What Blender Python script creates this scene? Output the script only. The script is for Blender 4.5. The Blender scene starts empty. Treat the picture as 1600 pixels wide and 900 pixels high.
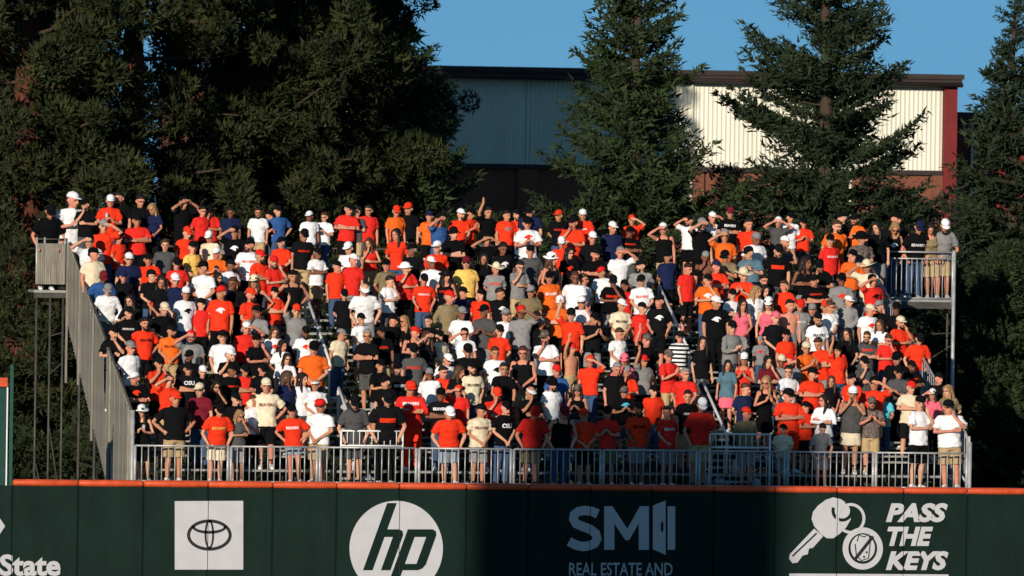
import bpy, bmesh, math, random
import numpy as np
from mathutils import Vector, Matrix, noise
from mathutils.bvhtree import BVHTree
R = math.radians
rnd = random.Random(11)
scn = bpy.context.scene
col = scn.collection

# ------------------------------------------------------------------ camera
THETA, ROLL, DIST, CAMZ, FPX, HY = R(10), R(.86), 190.0, 9.5, 13300.0, 300.0
PITCH = -math.atan((450 - HY) / FPX)
CAM = Vector((-DIST * math.sin(THETA), -DIST * math.cos(THETA), CAMZ))
F = Vector((math.sin(THETA) * math.cos(PITCH), math.cos(THETA) * math.cos(PITCH), math.sin(PITCH)))
RT = Vector((math.cos(THETA), -math.sin(THETA), 0))
UP = RT.cross(F)
RT2 = RT * math.cos(ROLL) + UP * math.sin(ROLL)
UP2 = UP * math.cos(ROLL) - RT * math.sin(ROLL)
cd = bpy.data.cameras.new('camera'); cam = bpy.data.objects.new('camera', cd); col.objects.link(cam)
cam.matrix_world = Matrix(((RT2.x, UP2.x, -F.x, CAM.x), (RT2.y, UP2.y, -F.y, CAM.y), (RT2.z, UP2.z, -F.z, CAM.z), (0, 0, 0, 1)))
cd.sensor_width = 36; cd.lens = 36 * FPX / 1600; cd.clip_start = 1; cd.clip_end = 6000
cd.dof.use_dof = True; cd.dof.focus_distance = 192; cd.dof.aperture_fstop = 3.2
scn.camera = cam

def at(px, py, Y):
    """world point where the photograph's pixel meets the upright plane y = Y (used to measure the place off the photo)"""
    d = F + RT2 * ((px - 800) / FPX) + UP2 * ((450 - py) / FPX)
    return CAM + d * ((Y - CAM.y) / d.y)

def pix(p):
    d = Vector(p) - CAM; w = d.dot(F)
    return 800 + FPX * d.dot(RT2) / w, 450 - FPX * d.dot(UP2) / w

# ------------------------------------------------------------------ sky, sun, exposure
SUN_AZ, SUN_EL = R(28), R(13)
w = bpy.data.worlds.new('World'); scn.world = w; w.use_nodes = True
nt = w.node_tree; nt.nodes.clear()
out = nt.nodes.new('ShaderNodeOutputWorld'); bg = nt.nodes.new('ShaderNodeBackground')
sky = nt.nodes.new('ShaderNodeTexSky'); sky.sky_type = 'NISHITA'; sky.sun_disc = False
sky.sun_elevation = SUN_EL; sky.sun_rotation = math.pi + SUN_AZ
sky.air_density = 1.0; sky.dust_density = 0.15; sky.ozone_density = 3.2
# clear evening air: the deep blue of the zenith reaches down to the horizon
tc = nt.nodes.new('ShaderNodeTexCoord'); mp = nt.nodes.new('ShaderNodeMapping')
mp.inputs['Location'].default_value = (0, 0, .30); mp.inputs['Scale'].default_value = (1, 1, .8)
nt.links.new(tc.outputs['Generated'], mp.inputs['Vector']); nt.links.new(mp.outputs['Vector'], sky.inputs['Vector'])
tint = nt.nodes.new('ShaderNodeMix'); tint.data_type = 'RGBA'; tint.blend_type = 'MULTIPLY'; tint.inputs['Factor'].default_value = 1; tint.inputs['B'].default_value = (.70, 1.0, .96, 1)
nt.links.new(sky.outputs['Color'], tint.inputs['A']); nt.links.new(tint.outputs['Result'], bg.inputs['Color']); nt.links.new(bg.outputs['Background'], out.inputs['Surface'])
bg.inputs['Strength'].default_value = .125
ld = bpy.data.lights.new('sun', 'SUN'); ld.energy = 4.95; ld.angle = R(.5); ld.color = (1, .89, .76)
sun = bpy.data.objects.new('sun', ld); col.objects.link(sun)
SD = Vector((math.sin(SUN_AZ) * math.cos(SUN_EL), math.cos(SUN_AZ) * math.cos(SUN_EL), -math.sin(SUN_EL)))
sun.rotation_euler = SD.to_track_quat('-Z', 'Y').to_euler()
scn.view_settings.view_transform = 'Standard'; scn.view_settings.look = 'None'
scn.view_settings.exposure = 0; scn.view_settings.gamma = 1
scn.cycles.max_bounces = 5; scn.cycles.diffuse_bounces = 2; scn.cycles.glossy_bounces = 2

# ------------------------------------------------------------------ materials
def srgb(r, g, b):
    f = lambda c: (c / 12.92 if c <= .04045 else ((c + .055) / 1.055) ** 2.4)
    return (f(r / 255), f(g / 255), f(b / 255))

def mat(name, c, rough=.8, metal=0, var=.0, nscale=3, bump=0, c2=None, stretch=None, spec=.3, objrand=0):
    """base colour with a procedural second colour, relief and a little variation from object to object"""
    m = bpy.data.materials.new(name); m.use_nodes = True
    n = m.node_tree; b = n.nodes['Principled BSDF']
    b.inputs['Roughness'].default_value = rough; b.inputs['Metallic'].default_value = metal
    b.inputs['Specular IOR Level'].default_value = spec
    tc = n.nodes.new('ShaderNodeTexCoord'); mp = n.nodes.new('ShaderNodeMapping')
    n.links.new(tc.outputs['Object'], mp.inputs[0])
    if stretch: mp.inputs['Scale'].default_value = stretch
    no = n.nodes.new('ShaderNodeTexNoise'); no.inputs['Scale'].default_value = nscale; no.inputs['Detail'].default_value = 5
    n.links.new(mp.outputs[0], no.inputs['Vector'])
    rp = n.nodes.new('ShaderNodeMapRange'); rp.inputs['From Min'].default_value = .35; rp.inputs['From Max'].default_value = .65
    n.links.new(no.outputs['Fac'], rp.inputs['Value'])
    mx = n.nodes.new('ShaderNodeMix'); mx.data_type = 'RGBA'
    if c2 is None: c2 = tuple(max(0, x * (1 - var)) for x in c)
    mx.inputs['A'].default_value = (*c, 1); mx.inputs['B'].default_value = (*c2, 1)
    n.links.new(rp.outputs[0], mx.inputs['Factor'])
    last = mx.outputs['Result']
    if objrand:
        oi = n.nodes.new('ShaderNodeObjectInfo'); hs = n.nodes.new('ShaderNodeHueSaturation')
        r2 = n.nodes.new('ShaderNodeMapRange'); r2.inputs['To Min'].default_value = 1 - objrand; r2.inputs['To Max'].default_value = 1 + objrand
        n.links.new(oi.outputs['Random'], r2.inputs['Value']); n.links.new(r2.outputs[0], hs.inputs['Value'])
        n.links.new(last, hs.inputs['Color']); last = hs.outputs['Color']
    n.links.new(last, b.inputs['Base Color'])
    if bump:
        bp = n.nodes.new('ShaderNodeBump'); bp.inputs['Strength'].default_value = bump; bp.inputs['Distance'].default_value = .02
        n.links.new(no.outputs['Fac'], bp.inputs['Height']); n.links.new(bp.outputs[0], b.inputs['Normal'])
    return m

def fab(name, c, rand=.1):
    m = mat('fabric_' + name, c, rough=.95, var=.16, nscale=11, bump=.35, spec=.06, objrand=rand)
    return m
FAB = {
 'O': fab('orange_red', (.80, .042, .014), .07), 'o': fab('coral_red', (.72, .028, .020), .07), 'T': fab('orange', (.82, .14, .018)), 'K': fab('black', (.006, .006, .007), .3),
 'W': fab('white', (.80, .80, .80), .05), 'C': fab('cream', (.74, .63, .44)), 'G': fab('grey', (.24, .235, .23)),
 'g': fab('dark_grey', (.075, .075, .075)), 'R': fab('maroon', (.16, .012, .022)), 'N': fab('navy', (.012, .018, .06)),
 'B': fab('blue', (.03, .09, .26)), 'P': fab('pink', (.80, .14, .20)), 'Y': fab('yellow', (.80, .50, .12)),
 'V': fab('olive', (.22, .17, .09)), 'A': fab('pale_blue', (.09, .17, .22)), 'Q': fab('turquoise', (.10, .50, .62)),
 'S': None, 'Z': None, 'D': fab('denim', (.05, .09, .17)), 'L': fab('washed_denim', (.28, .34, .40)), 'H': fab('khaki', (.46, .33, .17)),
 'r': fab('red', (.70, .02, .015))}
z = mat('fabric_striped', (.8, .8, .8), rough=.9); FAB['Z'] = z
n = z.node_tree; b = n.nodes['Principled BSDF']; wv = n.nodes.new('ShaderNodeTexWave'); wv.bands_direction = 'Z'; wv.inputs['Scale'].default_value = 3.1
tcz = n.nodes.new('ShaderNodeTexCoord'); n.links.new(tcz.outputs['Object'], wv.inputs[0])
cr = n.nodes.new('ShaderNodeValToRGB'); cr.color_ramp.interpolation = 'CONSTANT'; cr.color_ramp.elements[0].color = (.01, .01, .01, 1)
cr.color_ramp.elements[1].position = .5; cr.color_ramp.elements[1].color = (.8, .8, .8, 1)
n.links.new(wv.outputs['Fac'], cr.inputs[0]); n.links.new(cr.outputs[0], b.inputs['Base Color'])
camo = mat('fabric_camouflage', (.20, .15, .13), rough=.9, c2=(.05, .04, .035), nscale=22, spec=.15); FAB['M'] = camo
SKIN = [mat('skin_fair', (.62, .31, .19), .6, var=.15, nscale=8, objrand=.06), mat('skin_tanned', (.50, .22, .12), .6, var=.15, nscale=8, objrand=.08),
        mat('skin_brown', (.22, .085, .045), .6, var=.15, nscale=8), mat('skin_ruddy', (.60, .24, .15), .6, var=.2, nscale=8)]
EYE = mat('eye_dark', (.02, .015, .012), .4); LIP = mat('lip', (.38, .10, .08), .6)
HAIR = {'dark': mat('hair_dark', (.012, .008, .006), .6, var=.3, nscale=30, bump=.3), 'brown': mat('hair_brown', (.07, .03, .014), .6, var=.3, nscale=30, bump=.3),
        'blonde': mat('hair_blonde', (.34, .20, .08), .6, var=.3, nscale=30, bump=.3), 'grey': mat('hair_grey', (.30, .28, .26), .6, var=.3, nscale=30, bump=.3)}
SHOE = {'W': mat('shoe_white', (.7, .7, .68), .6), 'K': mat('shoe_dark', (.02, .02, .02), .6)}
LENS = mat('dark_lens', (.01, .01, .012), .15, spec=.8)
GALV = mat('galvanised_steel', (.50, .50, .49), .5, metal=.35, var=.3, nscale=6, bump=.1, spec=.4)
ALU = mat('aluminium_plank', (.34, .335, .31), .5, metal=.3, var=.3, nscale=4, stretch=(1, 8, 8), bump=.1)
WPAINT = mat('white_rail_paint', (.75, .75, .73), .5, var=.1)
SCAF = mat('scaffold_steel', (.075, .07, .06), .6, metal=.2, var=.4, nscale=5)
WEATH = mat('weathered_guard_slat', (.26, .24, .19), .7, c2=(.17, .15, .12), nscale=5, stretch=(5, 5, .5), bump=.2, objrand=.12)
DARKWOOD = mat('dark_tarp', (.012, .017, .035), .8, var=.3, nscale=4)
PADG = mat('green_wall_pad', (.0032, .0155, .0115), .6, var=.35, nscale=1.6, bump=1.0, spec=.14, stretch=(1, 1, .45), objrand=.08)
CAPO = mat('orange_wall_cap', (.62, .085, .025), .45, var=.25, nscale=6, bump=.25, objrand=.06)
LOGO = mat('printed_white_vinyl', (.46, .455, .47), .5, var=.08, nscale=3); LOGOK = mat('printed_black_vinyl', (.01, .012, .012), .5)
LOGOG = mat('printed_green_vinyl', (.0036, .016, .012), .6, var=.2, spec=.1)
POLEG = mat('green_painted_steel', (.01, .07, .05), .5, var=.2)

# ------------------------------------------------------------------ object helpers
def link(o, parent=None):
    col.objects.link(o)
    if parent: o.parent = parent
    return o
def mesh_obj(name, me, m=None, parent=None, shade=False):
    o = bpy.data.objects.new(name, me); link(o, parent)
    if m is not None:
        if len(me.materials) == 0: me.materials.append(m)
        else:
            o.material_slots[0].link = 'OBJECT'; o.material_slots[0].material = m
    return o
def tag(o, label=None, cat=None, group=None, kind=None):
    if label: o['label'] = label
    if cat: o['category'] = cat
    if group: o['group'] = group
    if kind: o['kind'] = kind
    return o
def empty(name, loc, rz=0):
    o = bpy.data.objects.new(name, None); col.objects.link(o); o.location = loc; o.rotation_euler = (0, 0, rz); o.empty_display_size = .2
    return o
def arr_mesh(name, V, Fc, smooth=False):
    """V (n,3), Fc (m,3|4) numpy -> mesh, fast"""
    me = bpy.data.meshes.new(name); V = np.asarray(V, np.float32); Fc = np.asarray(Fc, np.int32); k = Fc.shape[1]
    me.vertices.add(len(V)); me.vertices.foreach_set('co', V.ravel())
    me.loops.add(Fc.size); me.loops.foreach_set('vertex_index', Fc.ravel())
    me.polygons.add(len(Fc)); me.polygons.foreach_set('loop_start', np.arange(0, Fc.size, k, dtype=np.int32))
    me.update(calc_edges=True)
    if smooth: me.polygons.foreach_set('use_smooth', np.ones(len(Fc), bool))
    return me

class MB:
    """collects boxes and tubes, builds one mesh"""
    def __init__(s): s.v = []; s.f = []
    def box(s, a, b):
        i = len(s.v); x0, y0, z0 = a; x1, y1, z1 = b
        s.v += [(x0, y0, z0), (x1, y0, z0), (x1, y1, z0), (x0, y1, z0), (x0, y0, z1), (x1, y0, z1), (x1, y1, z1), (x0, y1, z1)]
        s.f += [[i + k for k in q] for q in ((0, 3, 2, 1), (4, 5, 6, 7), (0, 1, 5, 4), (1, 2, 6, 5), (2, 3, 7, 6), (3, 0, 4, 7))]; return s
    def tube(s, pts, rad, n=8, caps=True, flat=1.0, rnd_ends=False):
        """rad: number or list; flat squashes the section across the local binormal"""
        pts = [Vector(p) for p in pts]
        if not isinstance(rad, (list, tuple)): rad = [rad] * len(pts)
        rad = list(rad)
        if rnd_ends:
            d0 = (pts[0] - pts[1]).normalized(); d1 = (pts[-1] - pts[-2]).normalized(); r0, r1 = rad[0], rad[-1]
            a0, a1 = (r0 if not isinstance(r0, tuple) else min(r0)), (r1 if not isinstance(r1, tuple) else min(r1))
            sc = lambda r, k: tuple(q * k for q in r) if isinstance(r, tuple) else r * k
            pts = [pts[0] + d0 * a0 * .95, pts[0] + d0 * a0 * .6] + pts + [pts[-1] + d1 * a1 * .6, pts[-1] + d1 * a1 * .95]
            rad = [sc(r0, .3), sc(r0, .8)] + rad + [sc(r1, .8), sc(r1, .3)]
        i0 = len(s.v); ref = None
        for k, p in enumerate(pts):
            t = (pts[min(k + 1, len(pts) - 1)] - pts[max(k - 1, 0)]).normalized()
            if ref is None: ref = Vector((1, 0, 0)) if abs(t.x) < .8 else Vector((0, 0, 1))
            u = (ref - t * ref.dot(t)).normalized(); v = t.cross(u); ref = u
            r = rad[k]; ru, rv = r if isinstance(r, tuple) else (r, r * flat)
            for q in range(n):
                a = 2 * math.pi * q / n
                s.v.append(tuple(p + u * (math.cos(a) * ru) + v * (math.sin(a) * rv)))
        for k in range(len(pts) - 1):
            for q in range(n):
                a = i0 + k * n + q; b = i0 + k * n + (q + 1) % n
                s.f.append([a, b, b + n, a + n])
        if caps:
            s.f.append([i0 + q for q in range(n)][::-1]); s.f.append([i0 + (len(pts) - 1) * n + q for q in range(n)])
        return s
    def rings(s, R_, n=14):
        """stack of horizontal ellipses (z, rx, ry, cx, cy), closed"""
        i0 = len(s.v)
        for (z, rx, ry, *c) in R_:
            cx, cy = (c + [0, 0])[:2]
            for q in range(n):
                a = 2 * math.pi * q / n; s.v.append((cx + rx * math.cos(a), cy + ry * math.sin(a), z))
        for k in range(len(R_) - 1):
            for q in range(n):
                a = i0 + k * n + q; b = i0 + k * n + (q + 1) % n
                s.f.append([a, b, b + n, a + n])
        s.f.append([i0 + q for q in range(n)][::-1]); s.f.append([i0 + (len(R_) - 1) * n + q for q in range(n)]); return s
    def map(s, fn, i0=0):
        for k in range(i0, len(s.v)): s.v[k] = tuple(fn(Vector(s.v[k])))
        return s
    def mesh(s, name, smooth=False):
        me = bpy.data.meshes.new(name); me.from_pydata([tuple(v) for v in s.v], [], s.f); me.update()
        if smooth: me.polygons.foreach_set('use_smooth', np.ones(len(me.polygons), bool))
        return me
    def build(s, name, m, parent=None, smooth=False): return mesh_obj(name, s.mesh(name, smooth), m, parent)

def remeshed(mb, name, voxel, ratio, smooth_it=0):
    """fuse overlapping lofts into one continuous skin"""
    me = mb.mesh('tmp'); o = bpy.data.objects.new('tmp', me); col.objects.link(o)
    md = o.modifiers.new('r', 'REMESH'); md.mode = 'VOXEL'; md.voxel_size = voxel
    if smooth_it:
        sm = o.modifiers.new('s', 'SMOOTH'); sm.iterations = smooth_it; sm.factor = .5
    if ratio < 1:
        dc = o.modifiers.new('d', 'DECIMATE'); dc.ratio = ratio
    dg = bpy.context.evaluated_depsgraph_get(); ev = o.evaluated_get(dg)
    r = bpy.data.meshes.new_from_object(ev); r.name = name
    bpy.data.objects.remove(o); bpy.data.meshes.remove(me)
    r.polygons.foreach_set('use_smooth', np.ones(len(r.polygons), bool))
    return r

# ================================================================== SETTING
g = MB(); g.v = [(-1500, -400, 0), (1500, -400, 0), (1500, 2500, 0), (-1500, 2500, 0)]; g.f = [[0, 1, 2, 3]]
o = g.build('ground', mat('grass_and_bark_mulch', (.03, .05, .015), .95, c2=(.05, .035, .02), nscale=.6)); tag(o, kind='structure')

# ------------------------------------------------------------------ outfield wall: padded panels, each with its cap piece
WY, WT = -3.0, 3.10
wall = empty('outfield_wall', (at(600, 757, WY).x, WY, 0))
tag(wall, 'dark green padded outfield wall with sponsor logos and an orange cap along its top', 'wall')
wx0 = wall.location.x
seams_px = [-190, -85, 20, 123, 225, 326, 427, 527, 625, 730, 826, 923, 1019, 1116, 1212, 1309, 1413, 1512, 1613, 1715]
SX = [at(p, 757, WY).x for p in seams_px]
pad_cache = {}
for k in range(len(SX) - 1):
    a, b = SX[k] - wx0 + .006, SX[k + 1] - wx0 - .006
    top = WT - .15
    bm = bmesh.new(); bmesh.ops.create_cube(bm, size=1)
    for v in bm.verts: v.co = Vector(((a + b) / 2 + v.co.x * (b - a), .08 + v.co.y * .16, top / 2 + v.co.z * top))
    bmesh.ops.bevel(bm, geom=[e for e in bm.edges if abs(e.verts[0].co.z - e.verts[1].co.z) > 1], offset=.022, segments=3, affect='EDGES')
    me = bpy.data.meshes.new('pad'); bm.to_mesh(me); bm.free()
    mesh_obj('pad', me, PADG, wall)
    if seams_px[k] < 20: continue
    # orange cap: a rounded roll with slightly pinched ends
    m = MB(); L = b - a; pts = []; rr = []
    for t, r in ((0, .055), (.03, .074), (.5, .080), (.97, .074), (1, .055)):
        pts.append((a + L * t, .06, top + .068)); rr.append(r)
    m.tube(pts, rr, 12); m.build('cap', CAPO, wall, True)
bk = MB().box((SX[0] - wx0, .165, 0), (SX[-1] - wx0, .25, WT - .16)); bk.build('backing_board', mat('plywood_backing', (.10, .07, .04), .9, var=.3), wall)

# ---- flat printing on the pads
def cut_seams(me, x0):
    bm = bmesh.new(); bm.from_mesh(me)
    for sx in SX:
        for d in (-.007, .007):
            x = sx - x0 + d
            bmesh.ops.bisect_plane(bm, geom=bm.verts[:] + bm.edges[:] + bm.faces[:], plane_co=(x, 0, 0), plane_no=(1, 0, 0))
        kill = [f for f in bm.faces if abs(f.calc_center_median().x - (sx - x0)) < .0069]
        bmesh.ops.delete(bm, geom=kill, context='FACES')
    bm.to_mesh(me); bm.free()
def poly_mesh(name, polys, depth=0):
    """polygons in wall coordinates (x, z), triangulated, as one flat print"""
    bm = bmesh.new()
    for P in polys:
        vs = [bm.verts.new((x, 0, z)) for x, z in P]
        f = bm.faces.new(vs)
    bm.normal_update()
    for f in bm.faces:
        if f.normal.y > 0: f.normal_flip()
    bmesh.ops.triangulate(bm, faces=bm.faces[:])
    me = bpy.data.meshes.new(name); bm.to_mesh(me); bm.free(); return me
def px2w(px, py):
    p = at(px, py, WY); return (p.x - wx0, p.z)
def decal(name, polys_px, m, layer=1, cut=True, parent=wall):
    me = poly_mesh(name, [[px2w(*p) for p in P] for P in polys_px])
    if cut: cut_seams(me, wx0)
    o = mesh_obj(name, me, m, parent); o.location.y = -.004 * layer; return o
def ell(cx, cy, rx, ry, n=48, a0=0, a1=360):
    return [(cx + rx * math.cos(R(a0 + (a1 - a0) * k / n)), cy + ry * math.sin(R(a0 + (a1 - a0) * k / n))) for k in range(n + (a1 - a0 != 360))]
def ring(cx, cy, rx, ry, t, n=48, a0=0, a1=360, tx=None):
    """ring as quads (pixel coordinates)"""
    tx = tx or t; A = []
    for k in range(n):
        q = [R(a0 + (a1 - a0) * (k + d) / n) for d in (0, 1)]
        A.append([(cx + rx * math.cos(q[0]), cy + ry * math.sin(q[0])), (cx + rx * math.cos(q[1]), cy + ry * math.sin(q[1])),
                  (cx + (rx - tx) * math.cos(q[1]), cy + (ry - t) * math.sin(q[1])), (cx + (rx - tx) * math.cos(q[0]), cy + (ry - t) * math.sin(q[0]))])
    return A
def text_mesh(body, size=1.0, bold=0.0, shear=0.0, space=1.0):
    cu = bpy.data.curves.new('t', 'FONT'); cu.body = body; cu.size = size; cu.offset = bold; cu.shear = shear; cu.space_character = space
    cu.resolution_u = 3; cu.fill_mode = 'FRONT'
    o = bpy.data.objects.new('t', cu); col.objects.link(o)
    me = bpy.data.meshes.new_from_object(o.evaluated_get(bpy.context.evaluated_depsgraph_get()))
    bpy.data.objects.remove(o); bpy.data.curves.remove(cu)
    V = np.array([v.co[:] for v in me.vertices]); lo, hi = V.min(0), V.max(0)
    for v in me.vertices:
        v.co.x = (v.co.x - lo[0]) / (hi[0] - lo[0]); v.co.y = (v.co.y - lo[1]) / (hi[1] - lo[1])
    me.name = 'lettering'; return me
def wall_text(body, x0, x1, ytop, ybot, m, bold=.03, shear=0, layer=1, name='lettering'):
    """text whose ink box fills pixel box on the wall"""
    me = text_mesh(body, 1, bold, shear)
    (ax, az), (bx, bz) = px2w(x0, ybot), px2w(x1, ytop); cz = px2w(x0, ytop)[1]; dz = px2w(x1, ybot)[1] - az
    for v in me.vertices:
        u, t = v.co.x, v.co.y
        v.co = Vector((ax + (bx - ax) * u, 0, az + dz * u + (cz - az) * t))
    bm = bmesh.new(); bm.from_mesh(me); bmesh.ops.recalc_face_normals(bm, faces=bm.faces[:])
    for f in bm.faces:
        if f.normal.y > 0: f.normal_flip()
    bm.to_mesh(me); bm.free()
    cut_seams(me, wx0)
    o = mesh_obj(name, me, m, wall); o.location.y = -.004 * layer; return o

wall_text('State', -1, 95, 866, 900, LOGO, .035)
decal('diamond_emblem', [[(-34, 822), (-8, 799), (8, 822), (-8, 846)]], LOGO)
# white square with the triple-oval emblem
decal('white_square', [[(273, 783), (380, 782.5), (380, 890), (273, 890)]], LOGO, 1)
decal('oval_emblem', ring(327, 836, 35, 24.5, 5, 56) + ring(327, 835, 7.5, 23, 4, 40, tx=3.2) + ring(327, 823, 27, 11, 4.6, 40, -8, 188), LOGOK, 2)
# white disc with cut-out slanted letters
decal('white_disc', [ell(619, 857, 73, 74.5, 80)], LOGO, 1)
def slant(P, x0, y0, s=-.34): return [(x + (y0 - y) * -s, y) for x, y in P]
def L_(P): return [(x + (905 - y) * .36, y) for x, y in P]
Hs = [L_([(556, 905), (571, 905), (571, 776), (556, 776)]),
      L_([(571, 838), (592, 838), (597, 841), (599, 846), (599, 905), (585, 905), (585, 851), (571, 851)]) ,
      L_([(607, 960), (622, 960), (622, 826), (607, 826)]),
      L_([(622, 826), (644, 826), (650, 829), (653, 835), (653, 882), (650, 888), (644, 891), (622, 891), (622, 880), (638, 880), (638, 838), (622, 838)])]
Hs[0] = L_([(562, 891), (577, 891), (577, 786), (562, 786)])
Hs[1] = L_([(577, 827), (596, 827), (602, 830), (605, 836), (605, 891), (590, 891), (590, 839), (577, 839)])
Hs[2] = L_([(609, 990), (624, 990), (624, 827), (609, 827)])
Hs[3] = L_([(624, 827), (648, 827), (654, 830), (657, 836), (657, 882), (654, 888), (648, 891), (624, 891), (624, 881), (642, 881), (642, 839), (624, 839)])
decal('slanted_letters', Hs, LOGOG, 2)
# SM + open door
def stroke(P, wd):
    """thick polyline -> quads"""
    A = []
    P = [Vector(p) for p in P]; N = []
    for k in range(len(P)):
        t = (P[min(k + 1, len(P) - 1)] - P[max(k - 1, 0)]).normalized(); N.append(Vector((-t.y, t.x)))
    for k in range(len(P) - 1):
        A.append([tuple(P[k] + N[k] * wd / 2), tuple(P[k + 1] + N[k + 1] * wd / 2), tuple(P[k + 1] - N[k + 1] * wd / 2), tuple(P[k] - N[k] * wd / 2)])
    return A
sc = [(934, 803), (925, 799), (914, 797.5), (904, 799), (897, 804), (896, 811), (900, 818), (911, 823), (922, 827), (931, 834), (933, 842), (929, 849), (920, 853), (910, 854), (899, 851.5), (889, 846)]
decal('letter_s', stroke(sc, 14.5), LOGO)
decal('letter_m', [[(944, 791), (957, 791), (980, 826), (980, 844), (977, 844), (960, 818), (960, 859), (944, 859)], [(980, 826), (1000, 791), (1014, 791), (1014, 859), (998, 859), (998, 818), (983, 844), (980, 844)]], LOGO)
decal('door_emblem', [[(1020, 790), (1040, 782), (1040, 867), (1020, 858)], [(1043, 791), (1055, 791), (1055, 859), (1043, 859)]], LOGO)
decal('door_handle_mark', [ell(1034.5, 823, 2.2, 9, 16)], LOGOK, 2)
wall_text('REAL ESTATE AND', 889, 1051, 879, 899.5, LOGO, .012)
# keys
decal('key_bow', [[(1270, 800), (1278, 790), (1290, 781), (1302, 777), (1314, 780), (1325, 788), (1330, 800), (1329, 812), (1322, 824), (1312, 834), (1302, 841), (1292, 841), (1283, 835), (1272, 822), (1268, 811)]], LOGO, 1)
decal('key_blade', [[(1272, 826), (1286, 838), (1270, 856), (1264, 857), (1262, 866), (1254, 868), (1246, 879), (1238, 880), (1233, 873), (1234, 866)]], LOGO, 1)
decal('key_groove', stroke([(1238, 869), (1276, 833)], 2.5), LOGOG, 2)
decal('key_hole', ring(1316, 798, 17, 17, 5, 32, -70, 200), LOGOG, 2)
decal('key_ring', ring(1329, 810, 23, 24, 4.5, 48), LOGO, 3)
decal('tag_disc', ring(1348, 857, 31.5, 33, 9, 56), LOGO, 1)
decal('bottle_mark', [ell(1348, 856, 19, 21, 32)], LOGO, 1)
decal('bottle_outline', stroke([(1339, 846), (1342, 836), (1350, 839), (1357, 835), (1360, 845), (1357, 872), (1346, 876), (1338, 868), (1336, 850)], 1.8), LOGOK, 2)
decal('barred_stroke', stroke([(1334, 876), (1364, 838)], 5), LOGOK, 3)
decal('bottle_drops', [ell(1350, 870, 1.8, 1.8, 10), ell(1354, 863, 1.8, 1.8, 10)], LOGOK, 2)
wall_text('PASS', 1384, 1481, 786, 816, LOGO, .05, .25)
wall_text('THE', 1386, 1458, 823, 853, LOGO, .05, .25)
wall_text('KEYS', 1384, 1482, 861, 891, LOGO, .05, .25)
decal('white_underline', [[(1233, 896), (1482, 897.5), (1482, 903), (1233, 902)]], LOGO)

# ------------------------------------------------------------------ foul screen post at the left end of the wall
p0 = at(16, 757, WY + .3)
fp = empty('screen_post', (p0.x, WY + .3, 0)); tag(fp, 'green steel screen post with thin pale pipe and orange padded top block', 'post')
ztop = at(16, 570, WY + .3).z; zb = at(5, 604, WY + .3).z; zo = at(5, 590, WY + .3).z
MB().box((-.035, -.035, 0), (.035, .035, ztop)).build('upright', POLEG, fp)
MB().tube([(-.09, -.02, 0), (-.09, -.02, zb + .05)], .018, 8).build('pipe', WPAINT, fp)
MB().box((-.62, -.09, zb), (-.10, .05, zo)).build('top_block', CAPO, fp)
MB().box((-.62, -.01, 0), (-.115, .01, zb)).build('screen_panel', mat('green_wind_screen', (.01, .055, .045), .8, var=.3, nscale=30), fp)

# ------------------------------------------------------------------ unseen board added to cast the shade across the middle of the wall
tgt = at(1005, 700, -2)
s_ = 85 / math.cos(SUN_EL)
bc = tgt - SD * s_
sb = empty('shade_board', (bc.x, bc.y, 0), -SUN_AZ); tag(sb, 'tall unseen board on two steel posts, added to shade the wall', 'shade_board')
htop = 85 * math.tan(SUN_EL)
MB().box((-3.1, -.3, htop - 2.5), (3.1, .3, htop + 5.3)).build('board', LOGOG, sb)
for x in (-1.9, 1.9): MB().box((x - .2, .31, 0), (x + .2, .7, htop + 2)).build('post', SCAF, sb)

# ================================================================== BLEACHERS
FZ, RISE, TREAD, NR = 2.92, .295, .745, 14
def row_y(r): return .45 if r == 0 else 1.3 + (r - 1) * TREAD
def row_z(r): return FZ + r * RISE
XL, XR = at(208, 740, 0).x, at(1512, 740, 0).x
A1, A2 = at(562, 700, .4).x, at(1147, 700, .4).x     # aisle centres
AW = .47
st = empty('bleachers', ((XL + XR) / 2, 0, 0)); tag(st, 'aluminium bleachers with stepped rows, two stair aisles and steel guards packed with fans', 'bleachers')
sx0 = st.location.x
blocks = [(XL + .03, A1 - AW), (A1 + AW, A2 - AW), (A2 + AW, XR - .03)]
cache = {}
def plank(name, a, b, y0, y1, z0, z1, m=ALU):
    key = (round(b - a, 3), round(y1 - y0, 3), round(z1 - z0, 3))
    if key not in cache:
        mb = MB(); L = b - a
        nch = max(1, round((y1 - y0) / .12))         # extruded channels with grooves
        for c in range(nch):
            w_ = (y1 - y0) / nch; mb.box((-L / 2, -(y1 - y0) / 2 + c * w_ + .004, -(z1 - z0)), (L / 2, -(y1 - y0) / 2 + (c + 1) * w_ - .004, 0))
        cache[key] = mb.mesh(name); cache[key].materials.append(m)
    o = mesh_obj(name, cache[key], None, st); o.location = ((a + b) / 2 - sx0, (y0 + y1) / 2, z1); return o
for r in range(NR + 1):
    y, z_ = row_y(r), row_z(r)
    for a, b in blocks:
        if r == 0: plank('deck_plank', a, b, -.02, 1.0, z_ - .05, z_)
        else:
            plank('footboard', a, b, y - .30, y + .26, z_ - .045, z_)
            plank('bench', a, b, y + .30, y + .54, z_ + .39, z_ + .43)
    if r: 
        for ac in (A1, A2): plank('aisle_step', ac - AW + .02, ac + AW - .02, y - .40, y + .36, z_ - .05, z_)
    else:
        for ac in (A1, A2): plank('deck_plank', ac - AW + .02, ac + AW - .02, -.02, 1.0, z_ - .05, z_)
# half steps in the aisles
for r in range(1, NR + 1):
    for ac in (A1, A2): plank('half_step', ac - AW + .1, ac + AW - .1, row_y(r) - .72, row_y(r) - .44, row_z(r) - .19, row_z(r) - .145)
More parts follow.
